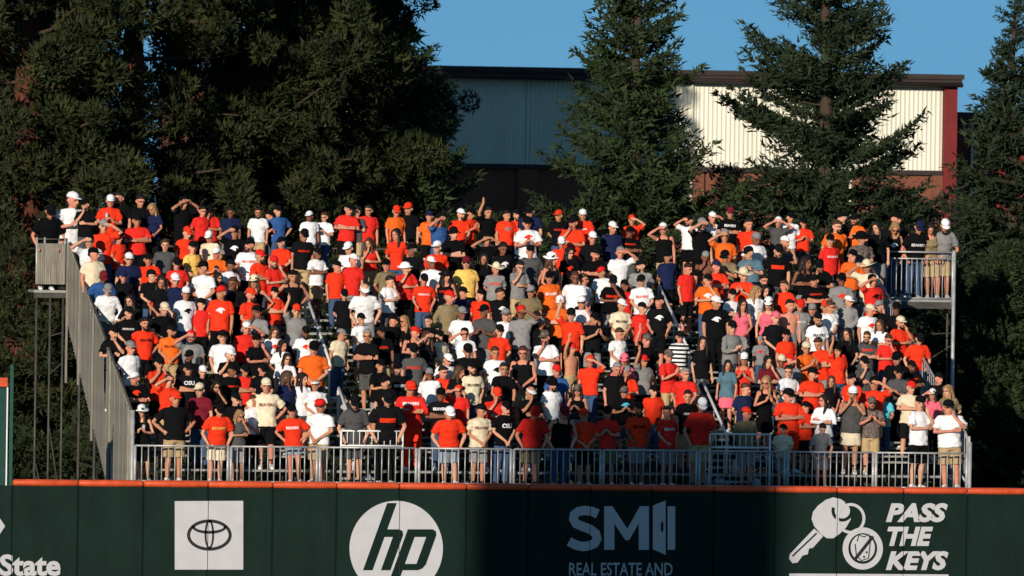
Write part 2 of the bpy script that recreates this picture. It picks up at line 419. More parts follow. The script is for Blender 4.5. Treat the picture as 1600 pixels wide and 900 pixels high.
# raked frames with legs and braces
for k in range(11):
    x = XL + .15 + (XR - XL - .3) * k / 10 - sx0
    mb = MB(); mb.tube([(x, .1, FZ - .12), (x, row_y(1) - .3, FZ - .12), (x, row_y(NR) + .4, row_z(NR) - .14)], .045, 6)
    mb.build('raked_beam', SCAF, st)
    for r in (0, 4, 7, 10, 14):
        MB().tube([(x, row_y(r) + .1, 0), (x, row_y(r) + .1, row_z(r) - .15)], .035, 6).build('leg', SCAF, st)
    MB().tube([(x, .5, .3), (x, row_y(7), row_z(7) - .4)], .02, 5).build('brace', SCAF, st)
    MB().tube([(x + .05, row_y(14), .5), (x + .05, row_y(7), row_z(7) - .5)], .02, 5).build('brace', SCAF, st)
    for zz in (1.0, 3.0): MB().tube([(x, .5, zz), (x, row_y(14), zz)], .02, 5).build('ledger', SCAF, st)

# ---- front guard rail: sections of tubes, each picket a piece of its own
picket = {}
def guard(name, label, P0, P1, h, n, zb=.06, post=.032, m=GALV, top2=False, parent=None, rail=.022, pr=.011, grp=None):
    """straight or raked guard section from P0 to P1 (base points), pickets upright"""
    P0, P1 = Vector(P0), Vector(P1); e = parent or empty(name, P0)
    base = e.location if not parent else Vector(parent.location)
    if not parent: tag(e, label, 'railing', grp)
    H = Vector((0, 0, h)); B = Vector((0, 0, zb)); q0, q1 = P0 - base, P1 - base
    MB().tube([q0 + H, q1 + H], rail, 8).build('top_rail', m, e, True)
    MB().tube([q0 + B, q1 + B], rail * .8, 8).build('bottom_rail', m, e, True)
    if top2: MB().tube([q0 + H * .86, q1 + H * .86], rail * .8, 8).build('second_rail', m, e, True)
    for q in (q0, q1): MB().tube([q - Vector((0, 0, .12)), q + H], post, 8).build('post', m, e, True)
    hh = h * (.86 if top2 else 1) - zb
    key = (round(hh, 3), pr, m.name)
    if key not in picket:
        picket[key] = MB().tube([(0, 0, 0), (0, 0, hh)], pr, 6).mesh('picket', True); picket[key].materials.append(m)
    for k in range(n):
        o = mesh_obj('picket', picket[key], None, e); o.location = q0.lerp(q1, (k + 1) / (n + 1)) + B
    return e
xs = [at(p, 740, 0).x for p in (208, 358, 497, 652, 800, 940, 1090, 1228, 1366, 1512)]
names = ['front guard rail section beside the left corner post', 'front guard rail section before the cream jersey fan', 'front guard rail section below the left short white rail',
         'front guard rail section just right of the left white rail', 'front guard rail section before the red polo fan', 'front guard rail section in the shade at centre right',
         'front guard rail section below the right short white rail', 'front guard rail section before the small child in grey', 'front guard rail section ending at the right corner post']
for k in range(9):
    guard('guard_rail', names[k], (xs[k] + .035, -.03, FZ), (xs[k + 1] - .035, -.03, FZ), .84, 13, pr=.013, grp='front guard rail sections')
# short white rails at the foot of each aisle
for (a, b, t, u, lab) in ((533, 629, 673, 696, 'short white rail standing at the foot of the left aisle'), (1109, 1203, 678, 699, 'short white rail standing at the foot of the right aisle')):
    pa, pb = at(a, u, .12), at(b, u, .12); h = at(a, t, .12).z - pa.z; zb_ = pa.z
    e = empty('aisle_gate_rail', (pa.x, .12, FZ)); tag(e, lab, 'railing')
    L = pb.x - pa.x; z0 = zb_ - FZ
    MB().tube([(0, 0, z0 + h), (L, 0, z0 + h)], .022, 8).build('top_rail', WPAINT, e, True)
    MB().tube([(0, 0, z0), (L, 0, z0)], .022, 8).build('bottom_rail', WPAINT, e, True)
    for x in (0, L): MB().tube([(x, 0, 0), (x, 0, z0 + h)], .025, 8).build('post', WPAINT, e, True)
    pm = MB().tube([(0, 0, 0), (0, 0, h)], .011, 6).mesh('picket', True); pm.materials.append(WPAINT)
    for k in range(9):
        o = mesh_obj('picket', pm, None, e); o.location = (L * (k + 1) / 10, 0, z0)
# ---- corner posts
for px_, lab, h in ((206, 'tall pale corner post at the front left of the bleachers', 1.62), (1514, 'pale corner post at the front right of the bleachers', 1.1)):
    x = at(px_, 740, 0).x; e = MB().tube([(0, 0, 0), (0, 0, FZ + h)], .045, 10).build('corner_post', GALV, None, True); e.location = (x, -.06 if px_ > 1000 else -.02, 0); tag(e, lab, 'post', 'corner posts')

# ---- left side guard: upright slats hung on a raked frame
lg = empty('side_guard', (XL - .08, 0, 0)); tag(lg, 'weathered slatted guard climbing the left side of the bleachers', 'railing')
TOPZ = row_z(NR)
yb = row_y(NR) + .55
def top_line(y): return (FZ + 1.62) + (TOPZ + 1.10 - FZ - 1.62) * (y / yb)
# stepped lower edge: four runs
runs = [(0, 2.7, -2.2, -.55), (2.7, 5.4, -1.55, -.95), (5.4, 8.2, -1.2, -1.0), (8.2, yb, -1.2, -.9)]
def low_line(y): 
    t = y / yb; return FZ + (TOPZ - FZ) * t - .98 + (0.75) * t * .2 - (1 - t) * .9
sl = {}
ns = 64
for k in range(ns):
    y = yb * (k + .5) / ns; a, b = low_line(y), top_line(y)
    hh = b - a
    m = MB().box((-.012 + rnd.uniform(-.006, .006), -yb / ns * .43, a), (.014, yb / ns * .43, b - .02)); o = m.build('slat', WEATH, lg); o.location = (0, y, 0)
MB().tube([(.03, 0, top_line(0)), (.03, yb, top_line(yb))], .028, 8).build('top_rail', SCAF, lg, True)
MB().tube([(.03, 0, top_line(0) - 1.0), (.03, yb, top_line(yb) - .95)], .022, 8).build('middle_rail', GALV, lg, True)
MB().tube([(.03, 0, low_line(0) + .1), (.03, yb, low_line(yb) + .1)], .022, 8).build('bottom_rail', GALV, lg, True)
for y, ext in ((.1, 1.4), (3.4, .35), (6.6, .35), (9.2, .3), (yb - .02, 1.35)):
    MB().box((-.06, y - .05, max(0.02, low_line(y) - ext)), (-.016, y + .05, top_line(y) + .03)).build('post', WEATH, lg)

# ---- left landing guard
LY = yb + .06
la, lb = at(57, 447, LY), at(101, 447, LY)
lan = empty('landing_guard', (la.x, LY, TOPZ)); tag(lan, 'slatted guard panel round the small landing at the top left of the bleachers', 'railing')
W_ = lb.x - la.x
lt = at(57, 380, LY).z - TOPZ; lo_ = at(57, 444, LY).z - TOPZ
nsl = 14
for k in range(nsl):
    x = W_ * (k + .5) / nsl
    MB().box((x - W_ / nsl * .44, -.012, lo_ + .0), (x + W_ / nsl * .44, .012 + rnd.uniform(0, .01), lt)).build('slat', WEATH, lan)
MB().tube([(0, .03, lt + .10), (W_, .03, lt + .10)], .02, 8).build('top_rail', SCAF, lan, True)
for x in (0.0, W_ * .28, W_): MB().tube([(x, .03, lo_), (x, .03, lt + .14)], .025, 8).build('post', GALV, lan, True)
MB().box((-.05, .045, -.08), (W_ + .1, 1.3, -.02)).build('deck', ALU, lan)
MB().box((-.05, .02, -.2), (W_ + .1, .10, -.09)).build('edge_beam', SCAF, lan)
for x in (0.02, .34, W_ - .02): MB().tube([(x, .08, -TOPZ), (x, .08, -.21)], .028, 8).build('leg', SCAF, lan, True)
for za, zb2, xa in ((-1.1, -1.0, .34), (-2.0, -1.7, .34), (-3.1, -5.2, .34), (-4.0, -6.6, .02)): MB().tube([(xa, .08, za), (W_, .08, zb2)], .015, 6).build('brace', SCAF, lan)

# ---- right side guard and platform
rg = empty('side_guard', (XR + .03, 0, 0)); tag(rg, 'galvanised picket guard climbing the right side of the bleachers', 'railing')
def rtop(y): return FZ + 1.15 + (TOPZ + 1.15 - FZ - 1.15) * (y / yb)
MB().tube([(0, 0, FZ + 1.0), (0, .4, rtop(.4)), (0, yb, rtop(yb))], .03, 8).build('top_rail', GALV, rg, True)
MB().tube([(0, .1, FZ + .1), (0, yb, TOPZ + .12)], .025, 8).build('bottom_rail', GALV, rg, True)
for k in range(60):
    y = yb * (k + .5) / 60
    o = MB().tube([(0, y, rtop(y) - .95), (0, y, rtop(y))], .011, 6).build('picket', GALV, rg)
for y in (.1, 2.5, 5.0, 7.4, 9.6, yb): MB().box((-.03, y - .05, rtop(y) - 1.2), (.03, y + .05, rtop(y) + .04)).build('post', GALV, rg)
PY = yb + .1
pa, pb = at(1376, 467, PY), at(1488, 469, PY); pz = pa.z
pl = empty('platform_guard', (pa.x, PY, pz)); tag(pl, 'galvanised picket rail round the platform at the top right of the bleachers', 'railing')
hP = at(1376, 393, PY).z - pz
guard('x', '', (pa.x, PY, pz), (pb.x, PY, pz), hP, 13, zb=.03, parent=pl, top2=True, post=.03)
WP = pb.x - pa.x
MB().tube([(WP + .03, 0, -pz), (WP + .03, 0, hP + .05)], .045, 8).build('tall_post', GALV, pl, True)
MB().box((-.1, .04, -.06), (WP + .05, 1.7, 0)).build('deck', ALU, pl)
MB().box((-.1, .0, -.22), (WP + .05, .05, -.065)).build('edge_beam', SCAF, pl)
for q in ((0, .06), (WP, .5)): MB().tube([(q[0], q[1], -.22), (q[0], q[1], -pz)], .028, 8).build('leg', SCAF, pl)
for za, zb2 in ((-.9, -.8), (-2.2, -1.1)): MB().tube([(0, .06, za), (WP, .06, zb2)], .016, 6).build('brace', SCAF, pl)
# back rail behind the top row
guard('guard_rail', 'galvanised rail behind the top row of the bleachers', (XL, yb + .02, TOPZ), (XR, yb + .02, TOPZ), 1.05, 60, m=SCAF)

# ---- aisle handrails: bent pipes with posts
def handrail(label, ac, r0, r1, off=0, tail=True):
    a = Vector((ac + off, row_y(r0), row_z(r0) + .9)); b = Vector((ac + off, row_y(r1), row_z(r1) + .9))
    e = empty('handrail', (ac + off, row_y(r0), row_z(r0))); base = e.location.copy(); tag(e, label, 'handrail', 'aisle handrails')
    pts = [Vector((0, -.05, 0)), Vector((0, -.05, .82)), Vector((0, .03, .9)), b - base, b - base + Vector((0, .08, -.08)), b - base + Vector((0, .08, -.85))]
    MB().tube(pts, .034, 8).build('pipe', WPAINT, e, True)
    mid = (a + b) / 2 - base; MB().tube([mid, mid - Vector((0, 0, .9))], .02, 8).build('post', GALV, e, True)
handrail('lower handrail of the left aisle rising above the short white rail', A1, 1, 4)
handrail('upper handrail of the left aisle beside the big black tank top fan', A1, 6, 11)
handrail('lower handrail of the right aisle slanting down to the short white rail', A2, 1, 5)
handrail('upper handrail of the right aisle beside the white jersey fan', A2, 7, 12)


# ================================================================== PEOPLE
# a person stands at the origin, 1.75 m tall, facing -y
def arm_targets(p, s):
    """elbow, wrist, hand direction for side s (-1 = image left)"""
    E, W, D = (.235, .02, 1.13), (.23, -.06, .89), (0, -.25, -1)
    if p == 'c': E, W, D = (.238, -.02, 1.13), (.045, -.20, .95), (-.5, -.2, -.8)
    elif p == 'f': E, W, D = (.26, -.09, 1.15), ((-.06, -.215, 1.16) if s < 0 else (-.06, -.165, 1.20)), (-1, .15, .15)
    elif p == 'k': E, W, D = (.26, -.12, 1.14), (.06, -.30, 1.28), (-.35, -.1, 1)
    elif p == 'p': E, W, D = (.25, -.08, 1.13), (.085, -.27, 1.19), (-.5, -.35, .8)
    elif p == 'g': E, W, D = (.22, -.20, 1.25), (.065, -.19, 1.45), (-.2, .1, 1)
    elif p == 'h': E, W, D = (.365, .07, 1.17), (.20, -.02, 1.0), (-.8, -.5, -.3)
    elif p == 'b': E, W, D = (.36, -.14, 1.50), (.13, -.14, 1.64), (-.7, -.25, .35)
    elif p == 'l': E, W, D = (.30, -.02, 1.10), (.19, -.15, .86), (0, -.9, -.3)
    elif p in 'sS' and (p == 's') == (s < 0): E, W, D = (.36, -.13, 1.52), (.12, -.17, 1.67), (-1, -.15, .08)
    elif p == 'u' and s < 0: E, W, D = (.28, -.12, 1.62), (.20, -.16, 1.88), (.1, -.1, 1)
    elif p == 'm':
        if s > 0: E, W, D = (.22, -.17, 1.22), (.07, -.18, 1.44), (-.35, .25, 1)
        else: E, W, D = (.25, -.09, 1.15), (-.02, -.21, 1.17), (-1, .1, .1)
    elif p == 'e' and s > 0: E, W, D = (.275, .07, 1.15), (.185, -.06, .96), (-.1, -.4, -1)
    elif p == 'e': E, W, D = (.24, -.06, 1.14), (.17, -.24, .98), (-.3, -.8, -.3)
    elif p == 'w': E, W, D = (.245, .10, 1.14), (.06, .185, .99), (-1, .1, -.4)
    f = lambda a: Vector((a[0] * s, a[1], a[2]))
    return f(E), f(W), f(D).normalized()

LEAN = {'l': 16, 'c': 2, 'p': 4, 'g': 5, 'k': 3}
TURN = {0: (0, -6), 1: (-24, -4), 2: (22, -8), 3: (-42, -3), 4: (38, -10), 5: (6, -19)}       # head turn variants (yaw, pitch)
def lean_fn(p):
    a = R(LEAN.get(p, 0)); M = Matrix.Translation((0, 0, .95)) @ Matrix.Rotation(a, 4, 'X') @ Matrix.Translation((0, 0, -.95))
    def fn(v):
        if v.z <= .80: return v
        t = min(1, (v.z - .80) / .25); return v.lerp(M @ v, t)
    return fn, M
def head_mat(p, tn):
    y, pt = TURN[tn]
    fn, M = lean_fn(p)
    if p == 'l': pt -= 10
    return M @ Matrix.Translation((0, 0, 1.52)) @ Matrix.Rotation(R(y), 4, 'Z') @ Matrix.Rotation(R(-pt) * 1.0, 4, 'X') @ Matrix.Scale(1.07, 4) @ Matrix.Translation((0, 0, -1.52))

def head_into(mb, HM):
    i0 = len(mb.v)
    # skull, jaw and neck as stacked ellipses (front is -y)
    mb.rings([(1.497, .012, .012, 0, -.035), (1.505, .035, .035, 0, -.038), (1.525, .050, .058, 0, -.028), (1.55, .060, .078, 0, -.018), (1.58, .068, .090, 0, -.006),
              (1.615, .074, .097, 0, 0), (1.65, .078, .102, 0, .004), (1.69, .076, .099, 0, .008), (1.72, .064, .084, 0, .010), (1.74, .043, .056, 0, .010), (1.752, .014, .018, 0, .010)], 16)
    mb.tube([(0, -.098, 1.645), (0, -.112, 1.618), (0, -.122, 1.597), (0, -.108, 1.588)], [.010, .012, .016, .012], 6)   # nose
    mb.tube([(-.05, -.086, 1.655), (0, -.098, 1.660), (.05, -.086, 1.655)], .012, 6)                                # brow
    mb.tube([(-.024, -.090, 1.560), (0, -.099, 1.562), (.024, -.090, 1.560)], .010, 6)                              # lips
    mb.tube([(-.012, -.078, 1.520), (.012, -.078, 1.520)], .018, 6)                                                 # chin
    for s in (-1, 1): mb.tube([(s * .073, .012, 1.585), (s * .086, .018, 1.612), (s * .082, .022, 1.640)], [.010, .016, .012], 6)  # ears
    mb.map(lambda v: HM @ v, i0)

def hand_into(mb, W, D, s, p):
    n = Vector((s, 0, 0)) if abs(D.x) < .6 else Vector((0, -1, 0))
    side = D.cross(n).normalized(); n = side.cross(D).normalized()
    if p in 'dhl' or p == 'u': pass
    mb.tube([W - D * .02, W + D * .03, W + D * .085], [(.026, .024), (.036, .020), (.040, .018)], 8, rnd_ends=False)
    curl = -n if p in 'dclp' else n * .2
    for k, (o_, L) in enumerate(((-.030, .060), (-.010, .074), (.011, .070), (.031, .052))):
        a = W + D * .075 + side * o_; b = a + D * L * .5 + side * o_ * .12; c = b + (D + curl * .55).normalized() * L * .5
        mb.tube([a, b, c], [.0105, .0098, .0085], 6, rnd_ends=True)
    t = side * (1 if D.dot(Vector((0, 0, 1))) < 0 else -1)
    mb.tube([W + D * .02 + t * .025, W + D * .05 + t * .052, W + D * .085 + t * .056], [.013, .012, .009], 6, rnd_ends=True)

def torso_rings(fem, k=0.0, extra=()):
    if fem: T = [(.80, .155, .105), (.90, .172, .120), (.98, .160, .112), (1.08, .130, .094), (1.18, .140, .105), (1.27, .158, .130, 0, -.018), (1.35, .165, .105), (1.41, .150, .085), (1.45, .085, .065)]
    else: T = [(.80, .150, .105), (.90, .162, .115), (.98, .158, .115), (1.08, .152, .108), (1.18, .160, .112), (1.28, .176, .120), (1.36, .185, .110), (1.42, .165, .088), (1.46, .090, .068)]
    return [(t[0], t[1] + k, t[2] + k * 1.1) + tuple(t[3:]) for t in T]

bodies = {}
def body_mesh(p, tn, fem):
    key = (p, tn, fem)
    if key in bodies: return bodies[key]
    mb = MB(); fn, M = lean_fn(p); sw = .178 if not fem else .158
    mb.rings(torso_rings(fem) + [(1.475, .058, .058, 0, .004), (1.50, .052, .055, 0, .004)], 16)
    mb.tube([(0, .008, 1.44), (0, .004, 1.50), (0, -.006, 1.56)], [.066, .054, .052], 12)
    for s in (-1, 1):
        E, W, D = arm_targets(p, s); S = Vector((s * sw, .0, 1.405))
        mb.tube([S, S.lerp(E, .45), E, E.lerp(W, .35), W], [.052, .046, .037, .039, .026] if not fem else [.043, .038, .031, .032, .022], 10, rnd_ends=True)
        hand_into(mb, W, D, s, p)
    mb.map(fn)
    hm = head_mat(p, tn)
    for s in (-1, 1):
        x = s * .085; mb.tube([(x, 0, .92), (x * 1.05, -.01, .70), (x * 1.1, -.015, .50), (x * 1.12, .012, .36), (x * 1.15, .015, .10)], [.086, .078, .054, .054, .036], 12)
    head_into(mb, hm)
    me = remeshed(mb, 'body', .0125, .30)
    # eyes and lips are parts of the skin, coloured by where they sit on the face
    for m in (SKIN[0], EYE, LIP): me.materials.append(m)
    inv = hm.inverted()
    for f in me.polygons:
        c = inv @ f.center
        if c.y < -.075:
            if abs(c.z - 1.635) < .010 and .016 < abs(c.x) < .048: f.material_index = 1
            elif abs(c.z - 1.560) < .008 and abs(c.x) < .026: f.material_index = 2
    bodies[key] = me; return me

tops = {}
def top_mesh(p, kind, fem, seed=0):
    key = (p, kind, fem)
    if key in tops: return tops[key]
    mb = MB(); fn, M = lean_fn(p); sw = .178 if not fem else .158
    T = torso_rings(fem, .017 if fem else .027)
    hem = .84 if kind != 'n' or not fem else .93
    T = [t for t in T if t[0] > hem]
    lo = (hem, T[0][1] + .012, T[0][2] + .018)
    neck = [(1.475, .085, .075), (1.482, .070, .068)] if kind != 'n' else []
    if kind == 'n': T = T[:-2] + [(1.385, .125, .10), (1.395, .10, .09)]
    mb.rings([lo] + T + neck, 18)
    if kind == 'n':
        for s in (-1, 1): mb.tube([(s * .10, -.105, 1.34), (s * .105, -.06, 1.44), (s * .105, .02, 1.465), (s * .10, .09, 1.36)], .022, 6)
    else:
        for s in (-1, 1):
            E, W, D = arm_targets(p, s); S = Vector((s * (sw - .015), 0, 1.402))
            if kind == 'l': pts = [S, S.lerp(E, .5), E, E.lerp(W, .45), E.lerp(W, .93)]; rr = [.070, .062, .054, .049, .040]
            else: pts = [S, S.lerp(E, .35), S.lerp(E, .72)]; rr = [.074, .076, .082]
            if fem: rr = [q * .86 for q in rr]
            mb.tube(pts, rr, 12, rnd_ends=False); mb.tube([(s * .05, 0, 1.43), S], [.055, .066], 10, rnd_ends=True)
    if kind == 'l': mb.tube([(-.06, .06, 1.47), (0, .085, 1.49), (.06, .06, 1.47)], .03, 8, rnd_ends=True)
    if kind == 'p':
        mb.tube([(-.055, -.045, 1.462), (-.075, 0, 1.492), (0, .06, 1.50), (.075, 0, 1.492), (.055, -.045, 1.462)], .014, 6, rnd_ends=True)
    mb.map(fn)
    me = remeshed(mb, 'shirt', .017, .55, 2)
    off = Vector((seed * 3.1 + ord(kind) % 7, len(tops) * 1.7, 0))
    N = [v.normal.copy() for v in me.vertices]
    for v, nn in zip(me.vertices, N):
        q = v.co
        a = noise.noise(Vector((q.x * 9, q.y * 9, q.z * 16)) + off) * .020 + noise.noise(Vector((q.x * 22, q.y * 22, q.z * 34)) + off) * .004
        v.co = q + nn * (a + .003)
    me.update(); tops[key] = me; return me

bots = {}
def bottom_mesh(kind):
    if kind in bots: return bots[kind]
    mb = MB()
    if kind == 'skirt': mb.rings([(.58, .20, .16), (.62, .205, .165), (.80, .185, .14), (.95, .165, .125), (.99, .155, .12), (1.0, .14, .11)], 16)
    else:
        end = {'shorts': .50, 'trousers': .07, 'short_shorts': .66}[kind]
        mb.rings([(.78, .17, .12), (.86, .178, .128), (.95, .172, .125), (1.0, .158, .118), (1.01, .14, .10)], 16)
        for s in (-1, 1):
            x = s * .088
            P = [(x, 0, .90), (x * 1.05, -.01, .70), (x * 1.1, -.012, .52), (x * 1.12, .008, .34), (x * 1.15, .012, .08)]; rr = [.100, .098, .090, .078, .068]
            if kind == 'shorts': P = P[:2] + [(x * 1.1, -.012, end)]; rr = [.100, .100, .102]
            if kind == 'short_shorts': P = P[:1] + [(x * 1.06, -.01, end)]; rr = [.10, .10]
            mb.tube(P, rr, 12)
    me = remeshed(mb, kind, .018, .5, 2)
    for v in me.vertices:
        q = v.co; v.co = q + v.normal * (noise.noise(Vector((q.x * 12, q.y * 12, q.z * 10))) * .010)
    me.update(); bots[kind] = me; return me

def smesh(mb, name): return mb.mesh(name, True)
SHOE_ME = []
for s in (-1, 1):
    sh = MB(); x = s * .1
    sh.tube([(x, .055, .035), (x, .02, .045), (x * 1.05, -.06, .045), (x * 1.1, -.14, .03), (x * 1.12, -.185, .022)], [(.036, .036), (.042, .052), (.044, .044), (.044, .028), (.03, .018)], 10)
    sh.rings([(.03, .044, .05, x, .02), (.10, .038, .042, x * 1.05, .02)], 10)
    SHOE_ME.append(smesh(sh, 'shoe'))
def dome(mb, k=1.0, base=1.672, y0=.008, h=.105, n=16):
    mb.rings([(base, .086 * k, .109 * k, 0, y0), (base + h * .35, .086 * k, .107 * k, 0, y0), (base + h * .65, .075 * k, .092 * k, 0, y0), (base + h * .88, .050 * k, .062 * k, 0, y0 + .002), (base + h, .014, .016, 0, y0 + .002)], n)
def brim_front(sgn=-1, L=.078, drop=.016, z0=1.682):
    mb = MB(); n = 9
    for lay in (0, .006):
        for k in range(n):
            a = math.pi * (k / (n - 1)); cx = math.cos(a) * .082
            yo = sgn * (.060 + math.sin(a) * .045); yt = sgn * (.060 + math.sin(a) * (.045 + L))
            mb.v.append((cx, yo, z0 + lay)); mb.v.append((cx * 1.0, yt, z0 + lay - drop * math.sin(a) - .01 * (abs(cx) / .08) ** 2))
    N = 2 * n
    for k in range(n - 1):
        a = 2 * k; mb.f += [[a, a + 1, a + 3, a + 2], [N + a, N + a + 2, N + a + 3, N + a + 1], [a + 1, N + a + 1, N + a + 3, a + 3]]
    return mb
def cap_mesh(back=False):
    mb = MB(); dome(mb); b = brim_front(1 if back else -1); i = len(mb.v); mb.v += b.v; mb.f += [[q + i for q in f] for f in b.f]
    mb.tube([(0, .01, 1.774), (0, .01, 1.783)], [.012, .008], 6); return mb
CAP = smesh(cap_mesh(), 'cap'); CAPB = smesh(cap_mesh(True), 'cap')
def wide(r0, r1, h, lift):
    mb = MB(); dome(mb, 1.03, 1.670, .008, h)
    n = 28; i = len(mb.v)
    for lay in (0, .007):
        for k in range(n):
            a = 2 * math.pi * k / n; c, s = math.cos(a), math.sin(a); up = lift * c * c - .012
            mb.v += [(c * .083, .008 + s * .105, 1.678 + lay), (c * r1, .008 + s * (r1 + .025), 1.678 + lay + up)]
    for k in range(n):
        a, b = i + 2 * k, i + 2 * ((k + 1) % n); N = 2 * n
        mb.f += [[a, b, b + 1, a + 1], [N + a, N + a + 1, N + b + 1, N + b], [a + 1, b + 1, N + b + 1, N + a + 1]]
    return smesh(mb, 'hat')
BUCKET = wide(.08, .150, .11, -.035); STRAW = wide(.08, .205, .13, .05)
mb = MB(); dome(mb, 1.0, 1.655, .008, .125, 16); KNIT = smesh(mb, 'knitted_hat')
mb = brim_front(); mb.rings([(1.668, .087, .110, 0, .006), (1.700, .086, .109, 0, .006)], 16); VISOR = smesh(mb, 'visor')
def hair_mesh(kind):
    mb = MB()
    if kind == 'short':
        mb.rings([(1.63, .070, .060, 0, .055), (1.66, .085, .085, 0, .035), (1.69, .085, .106, 0, .014), (1.72, .078, .100, 0, .008), (1.75, .060, .078, 0, .008), (1.772, .022, .030, 0, .008)], 16)
        mb.tube([(-.06, -.070, 1.715), (0, -.092, 1.728), (.06, -.070, 1.715)], .022, 6, rnd_ends=True)
    elif kind == 'under':       # what shows below a cap
        mb.rings([(1.585, .060, .040, 0, .070), (1.61, .076, .060, 0, .052), (1.65, .083, .075, 0, .040), (1.685, .080, .080, 0, .030)], 14)
    else:
        mb.rings([(1.30, .060, .03, 0, .105), (1.36, .105, .05, 0, .085), (1.48, .110, .065, 0, .065), (1.58, .098, .080, 0, .048), (1.66, .092, .098, 0, .026), (1.71, .084, .102, 0, .012), (1.745, .064, .082, 0, .008), (1.768, .025, .034, 0, .008)], 16)
        for s in (-1, 1): mb.tube([(s * .045, -.080, 1.72), (s * .080, -.050, 1.66), (s * .088, -.030, 1.56), (s * .090, -.050, 1.46), (s * .085, -.080, 1.36), (s * .07, -.085, 1.31)], [.02, .026, .026, .030, .026, .012], 8)
    me = remeshed(mb, 'hair', .014, .6, 1)
    for v in me.vertices: v.co += v.normal * (noise.noise(v.co * 26) * .008)
    return me
HSHORT, HUNDER, HLONG = hair_mesh('short'), hair_mesh('under'), hair_mesh('long')
mb = MB(); mb.tube([(-.062, -.094, 1.565), (-.045, -.098, 1.52), (0, -.112, 1.502), (.045, -.098, 1.52), (.062, -.094, 1.565)], [.012, .024, .030, .024, .012], 8, rnd_ends=True); mb.tube([(-.03, -.106, 1.578), (.03, -.106, 1.578)], .008, 6); BEARD = smesh(mb, 'beard')
mb = MB(); mb.tube([(-.078, -.020, 1.642), (-.070, -.088, 1.640)], .005, 5).tube([(.078, -.020, 1.642), (.070, -.088, 1.640)], .005, 5)
for s in (-1, 1): mb.tube([(s * .060, -.100, 1.636), (s * .034, -.112, 1.634), (s * .012, -.116, 1.638)], [(.008, .016), (.008, .021), (.006, .014)], 8, rnd_ends=True)
SHADES = smesh(mb, 'sunglasses')
PHONE = MB().box((-.038, -.005, -.078), (.038, .005, .078)).mesh('phone'); CUP = MB().rings([(0, .030, .030), (.12, .040, .040)], 12).mesh('cup', True)

prints = {}
def print_mesh(word, p, kind, fem):
    """lettering or an emblem laid on the chest, following the cloth"""
    key = (word, p, kind, fem)
    if key in prints: return prints[key]
    shirt = top_mesh(p, kind, fem); bv = BVHTree.FromPolygons([v.co[:] for v in shirt.vertices], [f.vertices[:] for f in shirt.polygons])
    if word == 'bar':
        bm = bmesh.new(); bmesh.ops.create_grid(bm, x_segments=12, y_segments=3, size=.5)
        me = bpy.data.meshes.new('t'); bm.to_mesh(me); bm.free(); w_, h_ = .26, .085
        for v in me.vertices: v.co.x += .5; v.co.y += .5
    elif word == 'emblem':
        bm = bmesh.new(); E_ = [(0, .50), (.16, .62), (.30, .86), (.55, 1.0), (.82, .88), (1, .56), (.88, .52), (.74, .60), (.66, .44), (.76, .30), (.62, 0), (.50, .20), (.36, .14), (.40, .36), (.22, .34)]
        f = bm.faces.new([bm.verts.new((a, b, 0)) for a, b in E_]); bmesh.ops.triangulate(bm, faces=[f])
        bmesh.ops.subdivide_edges(bm, edges=bm.edges[:], cuts=1)
        me = bpy.data.meshes.new('t'); bm.to_mesh(me); bm.free(); w_, h_ = .20, .13
    else:
        me = text_mesh(word, 1, .035, .0); w_, h_ = {'BEAVERS': (.27, .062), 'OSU': (.22, .095), 'OREGON STATE': (.27, .045)}[word]
    fn, M = lean_fn(p); zc = 1.27 if p not in 'fkp' else 1.33
    inv = []
    for v in me.vertices:
        q = M @ Vector(((v.co.x - .5) * w_, -.2, zc + (v.co.y - .5) * h_)); q.y = -.8
        hit = bv.ray_cast(q, Vector((0, 1, 0)), 1.2)[0]
        v.co = (hit + Vector((0, -.006, 0))) if hit else Vector((q.x, -.14, q.z))
    bm = bmesh.new(); bm.from_mesh(me)
    for f in bm.faces:
        f.normal_update()
        if f.normal.y > 0: f.normal_flip()
    bm.to_mesh(me); bm.free(); me.name = 'print'; prints[key] = me; return me
